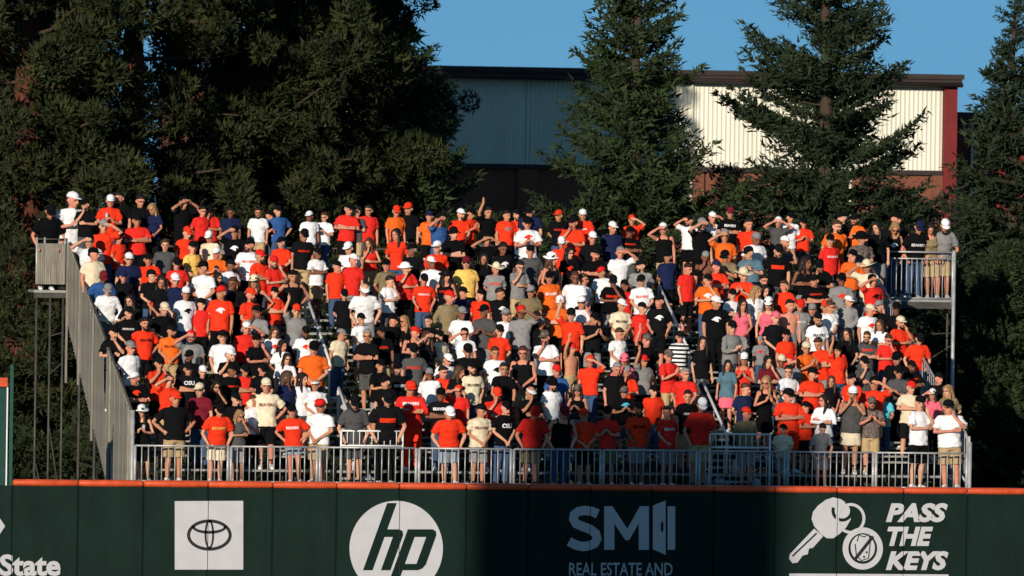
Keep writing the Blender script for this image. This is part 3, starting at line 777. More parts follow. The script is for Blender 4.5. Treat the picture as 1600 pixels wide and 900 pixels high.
PEOPLE = """
73 328 Kt k l L
106 314 Wt w p L
136 321 Kt k m
166 315 Ot w p
185 311 Kt 0 d
217 315 Kt 0 d
238 327 Nt y d
216 346 Ot k f
162 355 Ot g S
144 378 Wt k s
147 399 Ct k d
200 406 Nt w d
254 384 gt j d
236 407 Ot k d
283 318 Kt k b
290 365 Ot o d
313 331 Ot 0 d
328 331 Ot k m
358 333 Nt 0 d
331 371 Ct w d
367 364 Kt k s e
402 333 Wt 0 d
418 338 Kt k p
437 331 Bt k h
484 339 Wt w d
505 340 Wt j p x
538 328 Ot k f
469 368 Kt k d b-o
385 384 Wt k d BO
338 397 Tt w p
299 388 Yt k d
318 420 Wt k c
357 416 Wt k p
404 402 Ot r f
433 411 Ot r m
555 332 gt 0 f
573 330 Ot 0 d
617 331 Tt o d
636 327 Kt o d
668 339 Tt n d
686 345 Bt k s
714 336 Ot w d
735 334 Ot k k
760 333 Kt 0 u
790 338 Ot 0 d e-g
710 366 Kt q f
622 368 Oh h d
582 381 On h m
761 376 Kt k b
546 408 Ot w d
546 389 Wt w d
680 388 Ot w d
679 412 Wt w c
727 412 Yt m d
770 421 Gt S d b-o
604 416 Vt k d
637 420 Ot B m
788 389 Kt 0 d e-w
752 405 Kt h d
804 337 Ot k d y
828 331 Nt k d
829 350 Wt k p e-o
873 338 Kt o d b-o
893 349 Ot k m
915 337 Ot w d OW
955 357 Nl w d
990 345 Ot o S
981 364 Kt k f b-o
1041 359 Kn w s
829 394 gt k d
882 380 Ot w d
923 373 Kt w d
860 406 Kn B c
927 399 Kt k f
894 396 Kt h d e-o
964 396 Wp d S
808 417 Gt 0 m
1003 417 Gt k d
1075 346 Wt k s
1094 352 Kt g s
1109 341 Wn w S
1137 334 Kt m f BW
1171 352 Ot 0 d
1213 348 gt w b
1231 341 Wt k d
1256 350 Ot k p
1131 370 Tt g s
1177 374 Wt u d
1225 380 gn w m
1211 393 Kt k d b-o
1097 403 Sn u g
1134 401 Vt k k
1177 396 At k k
1119 418 Ot n f
1255 412 Kn h f
1286 416 Kt k m x
1302 355 Tt j d
1318 342 Kt k d
1336 344 Tt k p
1295 377 Ol k d OW
1344 373 Mt q c
1371 357 Kt h d
1388 354 Kn y l e-w,P
1403 343 Kt k d P
1428 353 Kt n l b-w,P
1458 355 Vn h l P
1474 351 Gt w l y,P
1326 401 Tt k f
1361 418 Ct S s
159 431 Bt m l
166 452 Wl g l
194 434 Kt n d
236 432 Kp k c
275 439 Nt w c
285 460 Wt w d e-k
252 453 Ot k S
257 484 Kt c c
199 490 Kt k c b-w
225 507 Ot 0 h Bk
178 521 Kt k m
266 518 Tt k c Bk
204 545 Wp g d x
208 471 Kt h p
248 441 Kt h c
339 436 Kt h d
361 444 Kt j d
341 459 Ot r d e-w
401 441 Kn c h
393 462 Ot o c
457 433 Kn b h X
400 489 Gl k m
381 514 Ot w S
458 487 Gt o u
428 520 Wt h d e-o
474 520 Wt k d e-o
350 528 Wt k d
302 528 Gt r s
402 533 Kt k m
526 524 Ct g d
573 451 Wp v l X,x
607 441 Wt 0 m
661 438 Ot k d b-w
697 432 Kn q d b-o
700 466 Vl r d
747 462 Ot k d
784 460 Kt 0 d e-w
756 488 gt k p
720 491 Wt g d
635 503 Kn y d
613 502 Kt k d
598 520 Kt k d BO
577 526 Kt d f
645 521 Kn r f
669 529 Kt h s
689 526 Cp k c
728 523 Wt k s
776 518 Ot k d
787 494 Wt g d
862 435 Tt k d BW
896 435 Wt j d
912 438 Wt j c
943 427 Wt r d
954 440 Kt k m b-o
1006 440 Wt k c BO,x
965 478 Ct w c Bk
1026 472 Kt k d e-w
826 457 Vt g d
873 473 Tt w f
908 475 Wt w m
893 493 Ot k u
926 499 Kt k k
816 489 Gt r S
847 507 Kt g d
855 529 Wt f m
835 497 Kt 0 d
1014 533 Kt f u
1105 439 Tt k m e-w
1162 431 Ot S k
1123 474 Kt w d e-w,X
1145 462 Wt k f
1174 457 Wt y d
1160 478 Pn h d
1199 475 Pn w d
1245 478 Gt r d b-w
1231 479 Sn 0 d
1266 485 Kt g d
1289 481 Wt o d x
1279 500 Wt b d Bk
1275 440 Kt k f b-o
1207 498 Kt p c
1189 533 Gt u d e-r,K
1141 513 Gl k p
1060 528 Zt k d
1262 545 Tt c k
1286 538 Ot j f
1195 456 Kt h d
1192 440 Kt 0 d
1096 537 Kt h d
1312 438 Gt k c e-o
1322 472 Gl w c
1368 440 Ot k s e-k
1353 486 Wt c d e-o
1380 481 Kt g d
1404 483 Kt k d
1405 505 Ot c m
1376 509 Wt h f
1300 481 Wt j d x
1382 531 Ot j m x
1350 528 gt j f b-o
1430 528 Ot k l
1320 523 Kt h d
1308 543 Ot k d
214 593 Kt w f e-o
227 643 Kn B p F
249 569 Ot k g
260 596 Ot j s
292 578 Kt k f U
314 611 Rt c d
336 639 Ot k l b-y,F
272 624 Kp o h F,X
371 650 gt y m K,F
417 604 Cp c h BR,s1
385 580 Ot k f
359 580 Kt k d b-o
316 582 Kt w d
359 556 Kt w m
408 578 Kt k c
444 562 Wt h d
488 545 Tt k c X
449 591 Nt h d
472 594 Wt h d
491 603 Wt v c e-r
497 636 Wt r c F,X
462 644 Ot k h b-w,K,F
440 541 Wt h d
337 604 Kt h m
296 558 Kt k d
591 573 Kt k p
624 578 Kt k d b-w
650 548 gt k d b-o
694 563 Wt w d
734 549 Kt k d
737 577 Ct k d Bk
778 553 Wt j d e-k
787 578 Kp 0 d x
674 586 Wt g d
697 583 Ot 0 f x
644 608 Ol o f b-w,s1,X
602 620 Kt k l b-o,F
553 626 gt k l y,F
604 598 Kt k d
690 618 Kt k f b-w
703 644 Ot w l F,X
715 612 Ot o s
748 643 Ct k c BR,F
771 617 Ot o m
784 638 Kt k c U,F
777 606 Kt k d
714 582 Kt h d
817 552 Kn j c x
891 546 Sn r u
872 581 Bt r d
864 601 Wt q d
902 611 Kn f p
921 566 Ot o S
972 563 Pt p k
957 577 Kt d d
976 583 Ot u m
1009 565 Gt r u
978 614 Kt f p e-b
1020 612 Ot k d
824 615 Kt v m
828 642 Op r l F,X
872 641 Kn m l F
914 650 Ot o c F,K2
950 646 Ot k p F
996 640 Ot k d b-k,y,F
1048 558 Ot f k
1044 646 Ot 0 d b-w,F
1070 586 Ot d d
1071 621 Kt 0 d b-w
1090 630 Op w l F
1133 572 At h d
1160 562 On w k
1192 598 Kn y k
1199 566 Rt h m
1229 582 Wt 0 f x
1231 564 Gt r d
1216 565 Gt c d
1236 619 Ot k f X
1268 586 Ot k f
1168 648 Vt o d F
1286 627 Wl h f x
1312 549 Ot k u
1356 567 gt k m
1397 561 Kt k d
1403 582 gt k p
1429 574 Kt k f b-o
1462 593 Kt k d
1418 607 Ct r f
1458 618 Pt w s
1361 600 Ot k S
1328 616 gn w g s1
1361 631 Mt f k s1
1381 619 Qt w d
1434 632 Wt k m F,v
1488 638 Wt k m F,X
1487 612 Vt y d
1283 668 Gt 0 l F,K
1224 672 Ct k c F,K2
"""

SHIRTN = {'O': 'orange-red', 'T': 'bright orange', 'K': 'black', 'W': 'white', 'C': 'cream', 'G': 'grey', 'g': 'charcoal', 'R': 'maroon', 'N': 'navy', 'B': 'blue', 'P': 'pink',
          'Y': 'yellow', 'V': 'khaki', 'A': 'slate blue', 'Q': 'turquoise', 'S': 'tan', 'Z': 'black-and-white striped', 'M': 'camouflage'}
KINDN = {'t': 'tee', 'n': 'tank top', 'l': 'sweatshirt', 'p': 'polo', 'h': 'tee'}
HATN = {'0': 'dark hair', 'j': 'brown hair', 'h': 'long dark hair', 'y': 'blonde hair', 'd': 'grey hair', 'k': 'black cap', 'w': 'white cap', 'o': 'orange cap', 'r': 'red cap', 'n': 'navy cap',
        'g': 'grey cap', 'm': 'maroon cap', 'c': 'cream cap', 'f': 'camouflage cap', 'p': 'pink cap', 'v': 'white visor', 'B': 'white sun hat', 'S': 'straw hat', 'b': 'backwards black cap', 'q': 'black sun hat', 'u': 'grey knit hat'}
HATM = {'k': 'K', 'w': 'W', 'o': 'O', 'r': 'r', 'n': 'N', 'g': 'G', 'm': 'R', 'c': 'C', 'f': 'M', 'p': 'P', 'v': 'W', 'B': 'W', 'S': 'C', 'b': 'K', 'q': 'K', 'u': 'G'}
POSEN = {'d': 'arms down', 'f': 'arms folded', 'c': 'hands clasped', 'k': 'clapping', 'p': 'hands at chest', 'g': 'hands at face', 'h': 'hands on hips', 'b': 'both hands raised',
         'l': 'leaning forward', 's': 'shading eyes', 'S': 'shading eyes', 'u': 'one arm up', 'm': 'hand at mouth', 'e': 'hand in pocket', 'w': 'hands behind back'}
ORD = ['front', 'second', 'third', 'fourth', 'fifth', 'sixth', 'seventh', 'eighth', 'ninth', 'tenth', 'eleventh', 'twelfth', 'thirteenth', 'fourteenth', 'top']
NTH = ['first', 'second', 'third', 'fourth', 'fifth', 'sixth', 'seventh', 'eighth', 'ninth', 'tenth', 'eleventh', 'twelfth', 'thirteenth', 'fourteenth', 'fifteenth', 'sixteenth', 'seventeenth', 'eighteenth', 'nineteenth', 'twentieth', 'twenty-first', 'twenty-second', 'twenty-third', 'twenty-fourth', 'twenty-fifth']
PRC = {'o': 'O', 'w': 'W', 'k': 'K', 'g': 'G', 'y': 'Y', 'r': 'r', 'b': 'Q'}

P_ = []
for ln in PEOPLE.strip().splitlines():
    q = ln.split(); fl = q[5].split(',') if len(q) > 5 else []
    P_.append(dict(px=float(q[0]), py=float(q[1]), sh=q[2][0], kd=q[2][1], hat=q[3], pose=q[4], fl=fl))
FACE = 1.615
def floor_z(p):
    return {'L': TOPZ - .02, 'P': pz}.get(p['zone'], row_z(p['row']))
placed = []
for p in P_:
    fl = p['fl']; p['zone'] = 'L' if 'L' in fl else 'P' if 'P' in fl else 'R'
    kid = .66 if 'K' in fl else .86 if 'K2' in fl else 1
    if p['zone'] != 'R': p['row'] = NR; cands = [NR]
    elif 'F' in fl: cands = [0]
    elif 's1' in fl: cands = [1]
    else: cands = list(range(1, NR + 1))
    best = None
    for r in cands:
        Y = row_y(r) if p['zone'] == 'R' else yb + (.35 if p['zone'] == 'L' else .42)
        if p['zone'] == 'P' and p['px'] in (1403,): Y += .7
        wp = at(p['px'], p['py'], Y); zf = {'L': TOPZ - .02, 'P': pz}.get(p['zone'], row_z(r))
        s = (wp.z - zf) / FACE / kid
        tall = 1.04 if 'X' in fl else 1.0
        cost = abs(s - tall) + max(0, abs(s - tall) - .08) * 4
        for o in placed:
            if o['zone'] == p['zone'] and o['row'] == r and abs(o['x'] - wp.x) < .40: cost += (.40 - abs(o['x'] - wp.x)) * .9
        if r == NR and p['zone'] == 'R' and s > 1.10: cost = max(0, abs(s - 1.27) - .08) * 2 + .05
        if best is None or cost < best[0]: best = (cost, r, wp.x, Y, s)
    _, p['row'], p['x'], p['y'], p['s'] = best
    p['z'] = floor_z(p); p['bench'] = False
    if p['zone'] == 'R' and p['row'] == NR and p['s'] > 1.10:      # standing up on the plank seat
        p['y'] = row_y(NR) + .42; wp = at(p['px'], p['py'], p['y']); p['x'] = wp.x; p['z'] += .43; p['bench'] = True; p['s'] = (wp.z - p['z']) / FACE / kid
    p['h'] = p['s'] * kid
    placed.append(p)
# nudge neighbours of the same row apart in depth so shoulders overlap rather than collide
for p in P_:
    near = [o for o in P_ if o is not p and o['zone'] == p['zone'] and o['row'] == p['row'] and abs(o['x'] - p['x']) < .42]
    p['dy'] = 0
    if near and p['zone'] == 'R' and p['row'] > 0: p['dy'] = (.10 if sum(o['x'] < p['x'] for o in near) % 2 else -.10)
    if 'F' in p['fl'] and p['pose'] == 'l': p['dy'] = -.14

def dress(p, rr):
    """returns list of (part name, mesh, materials, local matrix)"""
    fem = p['hat'] in 'hy' or (p['kd'] == 'n' and p['hat'] in 'BScqf') or p['sh'] == 'P'
    pose, tn = p['pose'], p['tn']
    skin = p['skin']; parts = []
    kd = p['kd'] if p['kd'] in 'tnlp' else 't'
    parts.append(('body', body_mesh(pose, tn, fem), [skin, EYE, LIP], None))
    if p['sh'] == 'S': top = skin
    else: top = FAB['o' if p['sh'] == 'O' and p['red'] else p['sh']]
    if p['sh'] != 'S': parts.append(('shirt', top_mesh(pose, kd, fem), [top], None))
    for f in p['fl']:
        word, c = None, None
        if f[0] in 'B' and len(f) == 2: word, c = 'BEAVERS', {'k': 'K', 'O': 'O', 'W': 'W', 'R': 'R'}[f[1]]
        elif f == 'OW': word, c = 'OREGON STATE', 'W'
        elif f == 'U': word, c = 'OSU', 'W'
        elif f[0] == 'b' and '-' in f: word, c = 'bar' if int(p['px']) in (602, 1211) else ['BEAVERS', 'OREGON STATE'][int(p['px']) % 2], PRC[f[2]]
        elif f[0] == 'e' and '-' in f: word, c = 'emblem', PRC[f[2]]
        elif f == 'e': word, c = 'emblem', 'W'
        if word: parts.append(('print', print_mesh(word, pose, kd, fem), [FAB[c]], None))
    bt, bc = p['bot']
    parts.append((bt, bottom_mesh(bt), [FAB[bc]], None)); parts += [('shoe', q, [SHOE[p['shoe']]], None) for q in SHOE_ME]
    HM = head_mat(pose, tn); h = p['hat']; hc = HAIR[p['hair']]
    if h in HATM:
        me = {'b': CAPB, 'S': STRAW, 'B': BUCKET, 'q': BUCKET, 'u': KNIT, 'v': VISOR}.get(h, CAP)
        nm = {'b': 'cap', 'S': 'hat', 'B': 'hat', 'q': 'hat', 'u': 'knitted_hat', 'v': 'visor'}.get(h, 'cap')
        parts.append((nm, me, [FAB[HATM[h]]], HM)); parts.append(('hair', HLONG if fem and h != 'u' else HUNDER, [hc], HM))
    else: parts.append(('hair', HLONG if h in 'hy' else HSHORT, [hc], HM))
    if 'x' in p['fl'] or p['shades']: parts.append(('sunglasses', SHADES, [LENS], HM))
    if 'y' in p['fl'] or p['beard']: parts.append(('beard', BEARD, [HAIR['dark']], HM))
    return parts
def style(p, rr):
    p['tn'] = rr.choice([0, 1, 2, 3, 4, 5]) if p['pose'] in 'dfckmew' else rr.choice([0, 1]) if p['pose'] in 'ps' else 0
    p['skin'] = rr.choice([SKIN[0], SKIN[0], SKIN[1], SKIN[1], SKIN[3], SKIN[3], SKIN[2]] if rr.random() < .45 else [SKIN[0], SKIN[1], SKIN[3]])
    p['hair'] = {'y': 'blonde', 'j': 'brown', 'h': rr.choice(['dark', 'brown']), 'd': 'grey', '0': 'dark'}.get(p['hat'], rr.choice(['dark', 'brown', 'dark', 'grey']))
    p['bot'] = rr.choice([('shorts', 'K'), ('shorts', 'H'), ('trousers', 'D'), ('shorts', 'g'), ('trousers', 'K'), ('shorts', 'G')])
    p['shoe'] = rr.choice('WWK'); p['shades'] = rr.random() < .28 and p['pose'] not in 'gbsS'; p['beard'] = rr.random() < .12 and p['hat'] not in 'hy' and p['kd'] != 'n'
    p['red'] = rr.random() < .4; p['yaw'] = rr.uniform(-16, 22) if any('-' in f or f[0] in 'BU' for f in p['fl']) else rr.uniform(-34, 36); p['wide'] = rr.uniform(.99, 1.14) * (1.12 if 'X' in p['fl'] else 1)
BOTS = {(272, 624): ('shorts', 'H'), (336, 639): ('shorts', 'C'), (417, 604): ('shorts', 'K'), (462, 644): ('short_shorts', 'L'), (497, 636): ('shorts', 'H'), (553, 626): ('shorts', 'g'),
        (602, 620): ('trousers', 'K'), (703, 644): ('shorts', 'L'), (748, 643): ('shorts', 'G'), (784, 638): ('trousers', 'D'), (828, 642): ('shorts', 'V'), (872, 641): ('trousers', 'D'),
        (227, 643): ('shorts', 'K'), (1090, 630): ('shorts', 'H'), (1328, 616): ('skirt', 'C'), (1488, 638): ('shorts', 'H'), (1434, 632): ('shorts', 'K'), (1160, 562): ('trousers', 'H'),
        (1192, 598): ('skirt', 'K'), (1236, 619): ('shorts', 'O'), (644, 608): ('trousers', 'O'), (505, 340): ('trousers', 'D'), (573, 451): ('shorts', 'G'), (965, 478): ('shorts', 'K'), (1006, 440): ('shorts', 'K'),
        (1133, 572): ('skirt', 'P'), (1283, 668): ('shorts', 'G'), (1123, 474): ('trousers', 'K'), (996, 640): ('shorts', 'G'), (914, 650): ('shorts', 'K'), (950, 646): ('shorts', 'V'), (555, 332): ('shorts', 'H'), (1418, 607): ('shorts', 'K')}

# where in the stand each fan is: block between aisles, row, place counted along that row
def block_of(x): return 0 if x < A1 else 1 if x < A2 else 2
BL = ['left', 'middle', 'right']
for p in P_: p['blk'] = block_of(p['x'])
for p in P_:
    same = sorted([o for o in P_ if o['zone'] == p['zone'] and o['blk'] == p['blk'] and o['row'] == p['row'] and o['bench'] == p['bench']], key=lambda o: o['x'])
    p['n'] = same.index(p); p['of'] = len(same)
def label_of(p):
    kidw = 'small child' if 'K' in p['fl'] else 'person'
    pn = POSEN[p['pose']]
    if len(SHIRTN[p['sh']].split()) + len(KINDN[p['kd']].split()) + len(HATN[p['hat']].split()) > 5: pn = pn.split()[-1]
    b = f"{kidw} in {SHIRTN[p['sh']]} {KINDN[p['kd']]}, {HATN[p['hat']]}, {pn}"
    if p['sh'] == 'S': b = f"{kidw} bare-shouldered, {HATN[p['hat']]}, {POSEN[p['pose']]}"
    if p['zone'] == 'L': return b + ' on the top left landing'
    if p['zone'] == 'P': return b + ', on top right platform'
    pos = NTH[p['n']] if p['n'] < p['of'] - 1 or p['of'] == 1 else 'last'
    if p['of'] == 1: pos = 'alone'
    return b + f", {pos}, {ORD[p['row']] + ' row' if not p['bench'] else 'top bench'}, {BL[p['blk']]} block"
random.seed(5); rr = random.Random(7)
for p in P_:
    if p['pose'] == 'd': p['pose'] = rr.choice('dddew')
for p in P_:
    pr_ = any('-' in f or f[0] in 'BU' or f in ('e', 'OW') for f in p['fl']); p['mir'] = (not pr_) and p['pose'] in 'fmcpkde' and rr.random() < .5
for p in P_:
    style(p, rr)
    k = (int(p['px']), int(p['py']))
    if k in BOTS: p['bot'] = BOTS[k]
    e = empty('person', (p['x'], p['y'] + p['dy'], p['z']), R(p['yaw'] if 'l' != p['pose'] else p['yaw'] * .3))
    s = p['h']; e.rotation_euler[1] = R(rr.uniform(-3, 3)); e.rotation_euler[0] = R(rr.uniform(-2, 3)); e.scale = (s * p['wide'] * (-1 if p['mir'] else 1), s * (p['wide'] * .5 + .5), s)
    lb_ = label_of(p)
    tag(e, lb_, 'person', 'fans standing in the bleachers'); p['o'] = e
    for nm, me, ms, M in dress(p, rr):
        if not len(me.materials):
            for m in ms: me.materials.append(m)
        o = bpy.data.objects.new(nm, me); link(o, e)
        for i, m in enumerate(ms): o.material_slots[i].link = 'OBJECT'; o.material_slots[i].material = m
        if M is not None: o.matrix_local = M

# things held in hands
def held(kind, px_, py_, label, me, m, dz=1.25, dy=-.33, dx=0):
    p = min(P_, key=lambda q: abs(q['px'] - px_) + abs(q['py'] - py_)); e = p['o']; s = p['h']
    v = Matrix.Rotation(e.rotation_euler[2], 3, 'Z') @ Vector((dx, dy, dz)) * s
    mm = me.copy(); o = mesh_obj(kind, mm, m); o.location = Vector(e.location) + v; o.rotation_euler = (R(-25), 0, e.rotation_euler[2]); tag(o, label, kind)
held('phone', 505, 340, 'dark phone held by the sunglasses fan in white on the top row', PHONE, LENS, 1.25)
held('phone', 338, 397, 'dark phone held at the chest of the bright orange tee fan in white cap', PHONE, LENS, 1.25)
held('cup', 591, 573, 'clear plastic cup held by the black tee fan above the left white rail', CUP, LOGO, 1.22)
held('cup', 227, 643, 'pale drink can held by the white sun hat fan at the front left corner', CUP, LOGO, 1.2)
held('cup', 166, 315, 'white cup held by the white cap fan on the top row at far left', CUP, LOGO, 1.24)
held('phone', 950, 646, 'dark phone held by the shaded fan in the front row', PHONE, LENS, 1.25)

# the rest of the crowd: fans mostly hidden behind the others, one mass
occ = [(p['px'], p['py'], p['h']) for p in P_]
def covered(x, y):
    for (a, b, h) in occ:
        if abs(a - x) < 19 and b - 14 < y < b + 38: return True
    return False
fill = []
fr = random.Random(23)
for r in range(NR, 0, -1):
    x = XL + .25
    while x < XR - .2:
        xx = x + fr.uniform(-.08, .08); x += .17
        if any(abs(xx - a) < (AW + .02 if r < 12 else .2) for a in (A1, A2)) : continue
        s = fr.uniform(.90, 1.02); hx, hy_ = pix((xx, row_y(r), row_z(r) + FACE * s))
        # only where nobody stands yet: neither this head nor the chest below may hide a placed fan
        if covered(hx, hy_ + 8): continue
        bad = False
        for (a, b, h) in occ:
            if abs(a - hx) < 21 and (b - 8 < hy_ + 14 and hy_ - 12 < b + 30): bad = True; break
        if bad: continue
        if any(o['zone'] == 'R' and o['row'] == r and abs(o['x'] - xx) < .30 for o in P_): continue
        fill.append((xx, r, s)); occ.append((hx, hy_, s))
print('fillers', len(fill), 'people', len(P_))
groups = {}
for (xx, r, s) in fill:
    p = dict(sh=fr.choice('OOOOOKKKOKNW'), kd='t', hat=fr.choice('kkk0kojhkk'), pose=fr.choice('dcfew'), fl=[])
    style(p, fr); p['shades'] = p['beard'] = False
    base = Matrix.Translation((xx, row_y(r) + fr.uniform(-.05, .1), row_z(r))) @ Matrix.Rotation(R(p['yaw']), 4, 'Z') @ Matrix.Scale(s, 4)
    for nm, me, ms, M in dress(p, fr):
        if nm == 'shoe': continue
        T_ = base @ M if M is not None else base
        n_ = len(me.vertices); V = np.empty(n_ * 3, np.float32); me.vertices.foreach_get('co', V); V = V.reshape(-1, 3)
        A = np.array(T_); V = V @ A[:3, :3].T + A[:3, 3]
        me.calc_loop_triangles(); t = np.empty(len(me.loop_triangles) * 3, np.int32); me.loop_triangles.foreach_get('vertices', t)
        mi = np.empty(len(me.loop_triangles), np.int32); me.loop_triangles.foreach_get('material_index', mi)
        for i, m in enumerate(ms):
            sel = t.reshape(-1, 3)[mi == i] if len(ms) > 1 else t.reshape(-1, 3)
            groups.setdefault(m.name, []).append((V, sel))
VV, FF, MI, base_i, mats_ = [], [], [], 0, list(groups)
for gi, k in enumerate(mats_):
    for V, t in groups[k]:
        VV.append(V); FF.append(t + base_i); MI.append(np.full(len(t), gi, np.int32)); base_i += len(V)
if VV:
    me = arr_mesh('crowd', np.concatenate(VV), np.concatenate(FF), True)
    me.polygons.foreach_set('material_index', np.concatenate(MI))
    for k in mats_: me.materials.append(bpy.data.materials[k])
    o = mesh_obj('crowd', me); tag(o, 'half hidden fans filling the gaps between the others in the bleachers', 'crowd', kind='stuff')

# ================================================================== GYM BUILDING BEHIND
BY = 62.0
CLAD = mat('cream_metal_cladding', (.74, .71, .58), .55, var=.14, nscale=.8, stretch=(1, 1, .15), spec=.4)
ROOF = mat('dark_brown_roof_metal', (.035, .022, .018), .6, var=.2)
REDM = mat('dark_red_metal', (.17, .015, .014), .6, var=.2, nscale=2)
BRICK = mat('red_brown_brickwork', (.21, .075, .045), .9, c2=(.13, .05, .03), nscale=18)
def bz(px_, py_, y=BY): return at(px_, py_, y)
gx0, gx1 = bz(430, 190).x, bz(1473, 190).x; zt, zb_, zr = bz(1300, 131).z, bz(1300, 264).z, bz(1300, 116).z
gym = empty('gymnasium', ((gx0 + gx1) / 2, BY, 0)); tag(gym, 'large gym building with ribbed cream metal upper walls and dark flat roof', 'building')
cx = gym.location.x
# ribbed cladding sheets: trapezoid profile, one sheet per structural bay
nb = 8; bw = (gx1 - gx0) / nb; per = .135
for k in range(nb):
    a = gx0 + bw * k - cx + .01; L = bw - .02; V = []; Fq = []; x = 0
    prof = []
    while x < L:
        prof += [(x, 0), (x + per * .55, 0), (x + per * .65, -.028), (x + per * .9, -.028)]; x += per
    prof = [q for q in prof if q[0] <= L] + [(L, 0)]
    for (x, y) in prof: V += [(a + x, y, zb_), (a + x, y, zt)]
    Fq = [[2 * i, 2 * i + 2, 2 * i + 3, 2 * i + 1] for i in range(len(prof) - 1)]
    mesh_obj('cladding_sheet', arr_mesh('cladding_sheet', V, Fq), CLAD, gym)
MB().box((gx0 - cx, .02, 0), (gx1 - cx, 26, zt)).build('wall', BRICK, gym)
MB().box((gx0 - cx - .8, -.35, zt + .01), (gx1 - cx + .5, 27, zr)).build('roof', ROOF, gym)
MB().box((gx0 - cx - .9, -.42, zr - .10), (gx1 - cx + .55, -.36, zr + .05)).build('fascia_trim', ROOF, gym)
MB().box((gx0 - cx, -.12, zb_ - .14), (gx1 - cx, -.05, zb_ - .01)).build('flashing', ROOF, gym)
MB().box((gx1 - cx + .01, -.2, 0), (gx1 - cx + .40, 1.5, zt)).build('corner_pier', REDM, gym)
for k in range(1, nb): MB().box((gx0 - cx + bw * k - .035, -.05, zb_), (gx0 - cx + bw * k + .035, -.031, zt)).build('joint_trim', CLAD, gym)
MB().tube([(gx0 - cx - .8, -.44, zt + .04), (gx1 - cx + .5, -.44, zt + .02)], .07, 8).build('gutter', ROOF, gym, True)
for fx in (.62, .86): MB().tube([(gx0 - cx + (gx1 - gx0) * fx, -.12, 0), (gx0 - cx + (gx1 - gx0) * fx, -.12, zt)], .045, 6).build('downspout', CLAD, gym, True)
# brick courses on the lower wall as raised bands and pilasters
for k in range(9):
    x = gx0 - cx + bw * k; MB().box((x - .3, -.10, 0), (x + .3, .015, zb_ - .15)).build('pilaster', BRICK, gym)
# lower wing to the right
wz = bz(1550, 176, BY + 4).z; wx = gx1 + .42
wing = empty('gym_wing', (wx, BY + 4, 0)); tag(wing, 'low dark red wing of the gym at far right beside the cream wall', 'building')
MB().box((0, 0, 0), (11, 12, wz - .3)).build('wall', REDM, wing); MB().box((-.02, -.3, wz - .29), (11.3, 12.3, wz)).build('roof', ROOF, wing)
for x in (1.4, 4.2): MB().tube([(x, -.08, 0), (x, -.08, wz - .3)], .05, 6).build('downspout', GALV, wing)

# ================================================================== TREES
def leafmat(name, a, b, sc=1.6):
    m = mat(name, a, .75, c2=b, nscale=sc, spec=.15); return m
FIRG = leafmat('fir_needles', (.036, .052, .018), (.018, .030, .012)); FIRG2 = leafmat('spruce_needles', (.028, .044, .020), (.016, .025, .013))
SEQG = leafmat('cedar_foliage', (.036, .043, .013), (.013, .019, .007), 1.1); SHRUB = leafmat('hedge_leaves', (.026, .036, .012), (.012, .017, .007), 2.0)
BARKR = mat('red_shredded_bark', (.12, .036, .018), .95, c2=(.045, .016, .010), nscale=6, stretch=(3, 3, .4), bump=.8)
BARKG = mat('grey_brown_bark', (.055, .036, .024), .95, c2=(.05, .035, .025), nscale=7, stretch=(2, 2, .6), bump=.8)
rs = np.random.RandomState(4)

def tri_leaves(P, D, L, Wd):
    """one thin triangle per point: P base, D direction, length L, width Wd"""
    n = len(P); D = D / np.linalg.norm(D, axis=1, keepdims=True); r = rs.normal(size=(n, 3)); S = np.cross(D, r); S /= np.linalg.norm(S, axis=1, keepdims=True) + 1e-9
    V = np.empty((n, 3, 3)); V[:, 0] = P - S * Wd[:, None] / 2; V[:, 1] = P + S * Wd[:, None] / 2; V[:, 2] = P + D * L[:, None]
    return V.reshape(-1, 3)

def fir_branch(L, dens=1.0):
    """drooping bough of length L along +x with side twigs in a flattish spray"""
    pts, dirs = [], []
    n = max(5, int(L / .12))
    for k in range(n):
        t = (k + .5) / n; x = L * t; z_ = -.12 * L * t + .24 * L * t * t
        for s in (-1, 1):
            tl = (.16 + .42 * L * (1 - t) ** .8 * min(1, t * 3.5)) * rs.uniform(.6, 1.15)
            ang = rs.uniform(.65, 1.05); m = max(2, int(tl / .060 * dens))
            u = (np.arange(m) + rs.uniform(0, 1, m)) / m
            px_ = x + np.cos(ang) * tl * u; py_ = s * np.sin(ang) * tl * u; pz_ = z_ - .18 * tl * u ** 1.5 + rs.normal(0, .02, m)
            pts.append(np.c_[px_, py_, pz_]); dd = np.c_[np.full(m, np.cos(ang)), np.full(m, s * np.sin(ang)), rs.uniform(-.2, .5, m)] + rs.normal(0, .55, (m, 3)); dirs.append(dd)
    P = np.concatenate(pts); D = np.concatenate(dirs)
    return tri_leaves(P, D, rs.uniform(.14, .27, len(P)), rs.uniform(.05, .10, len(P)))
FB = {L: [fir_branch(L) for _ in range(3)] for L in (.5, 1.0, 1.6, 2.3, 3.1, 4.2)}
def place(V, yaw, pitch, pos, sc=1.0, roll=0):
    c, s = math.cos(yaw), math.sin(yaw); cp, sp = math.cos(pitch), math.sin(pitch)
    M = np.array([[c * cp, -s, -c * sp], [s * cp, c, -s * sp], [sp, 0, cp]])
    return (V * sc) @ M.T + np.array(pos)

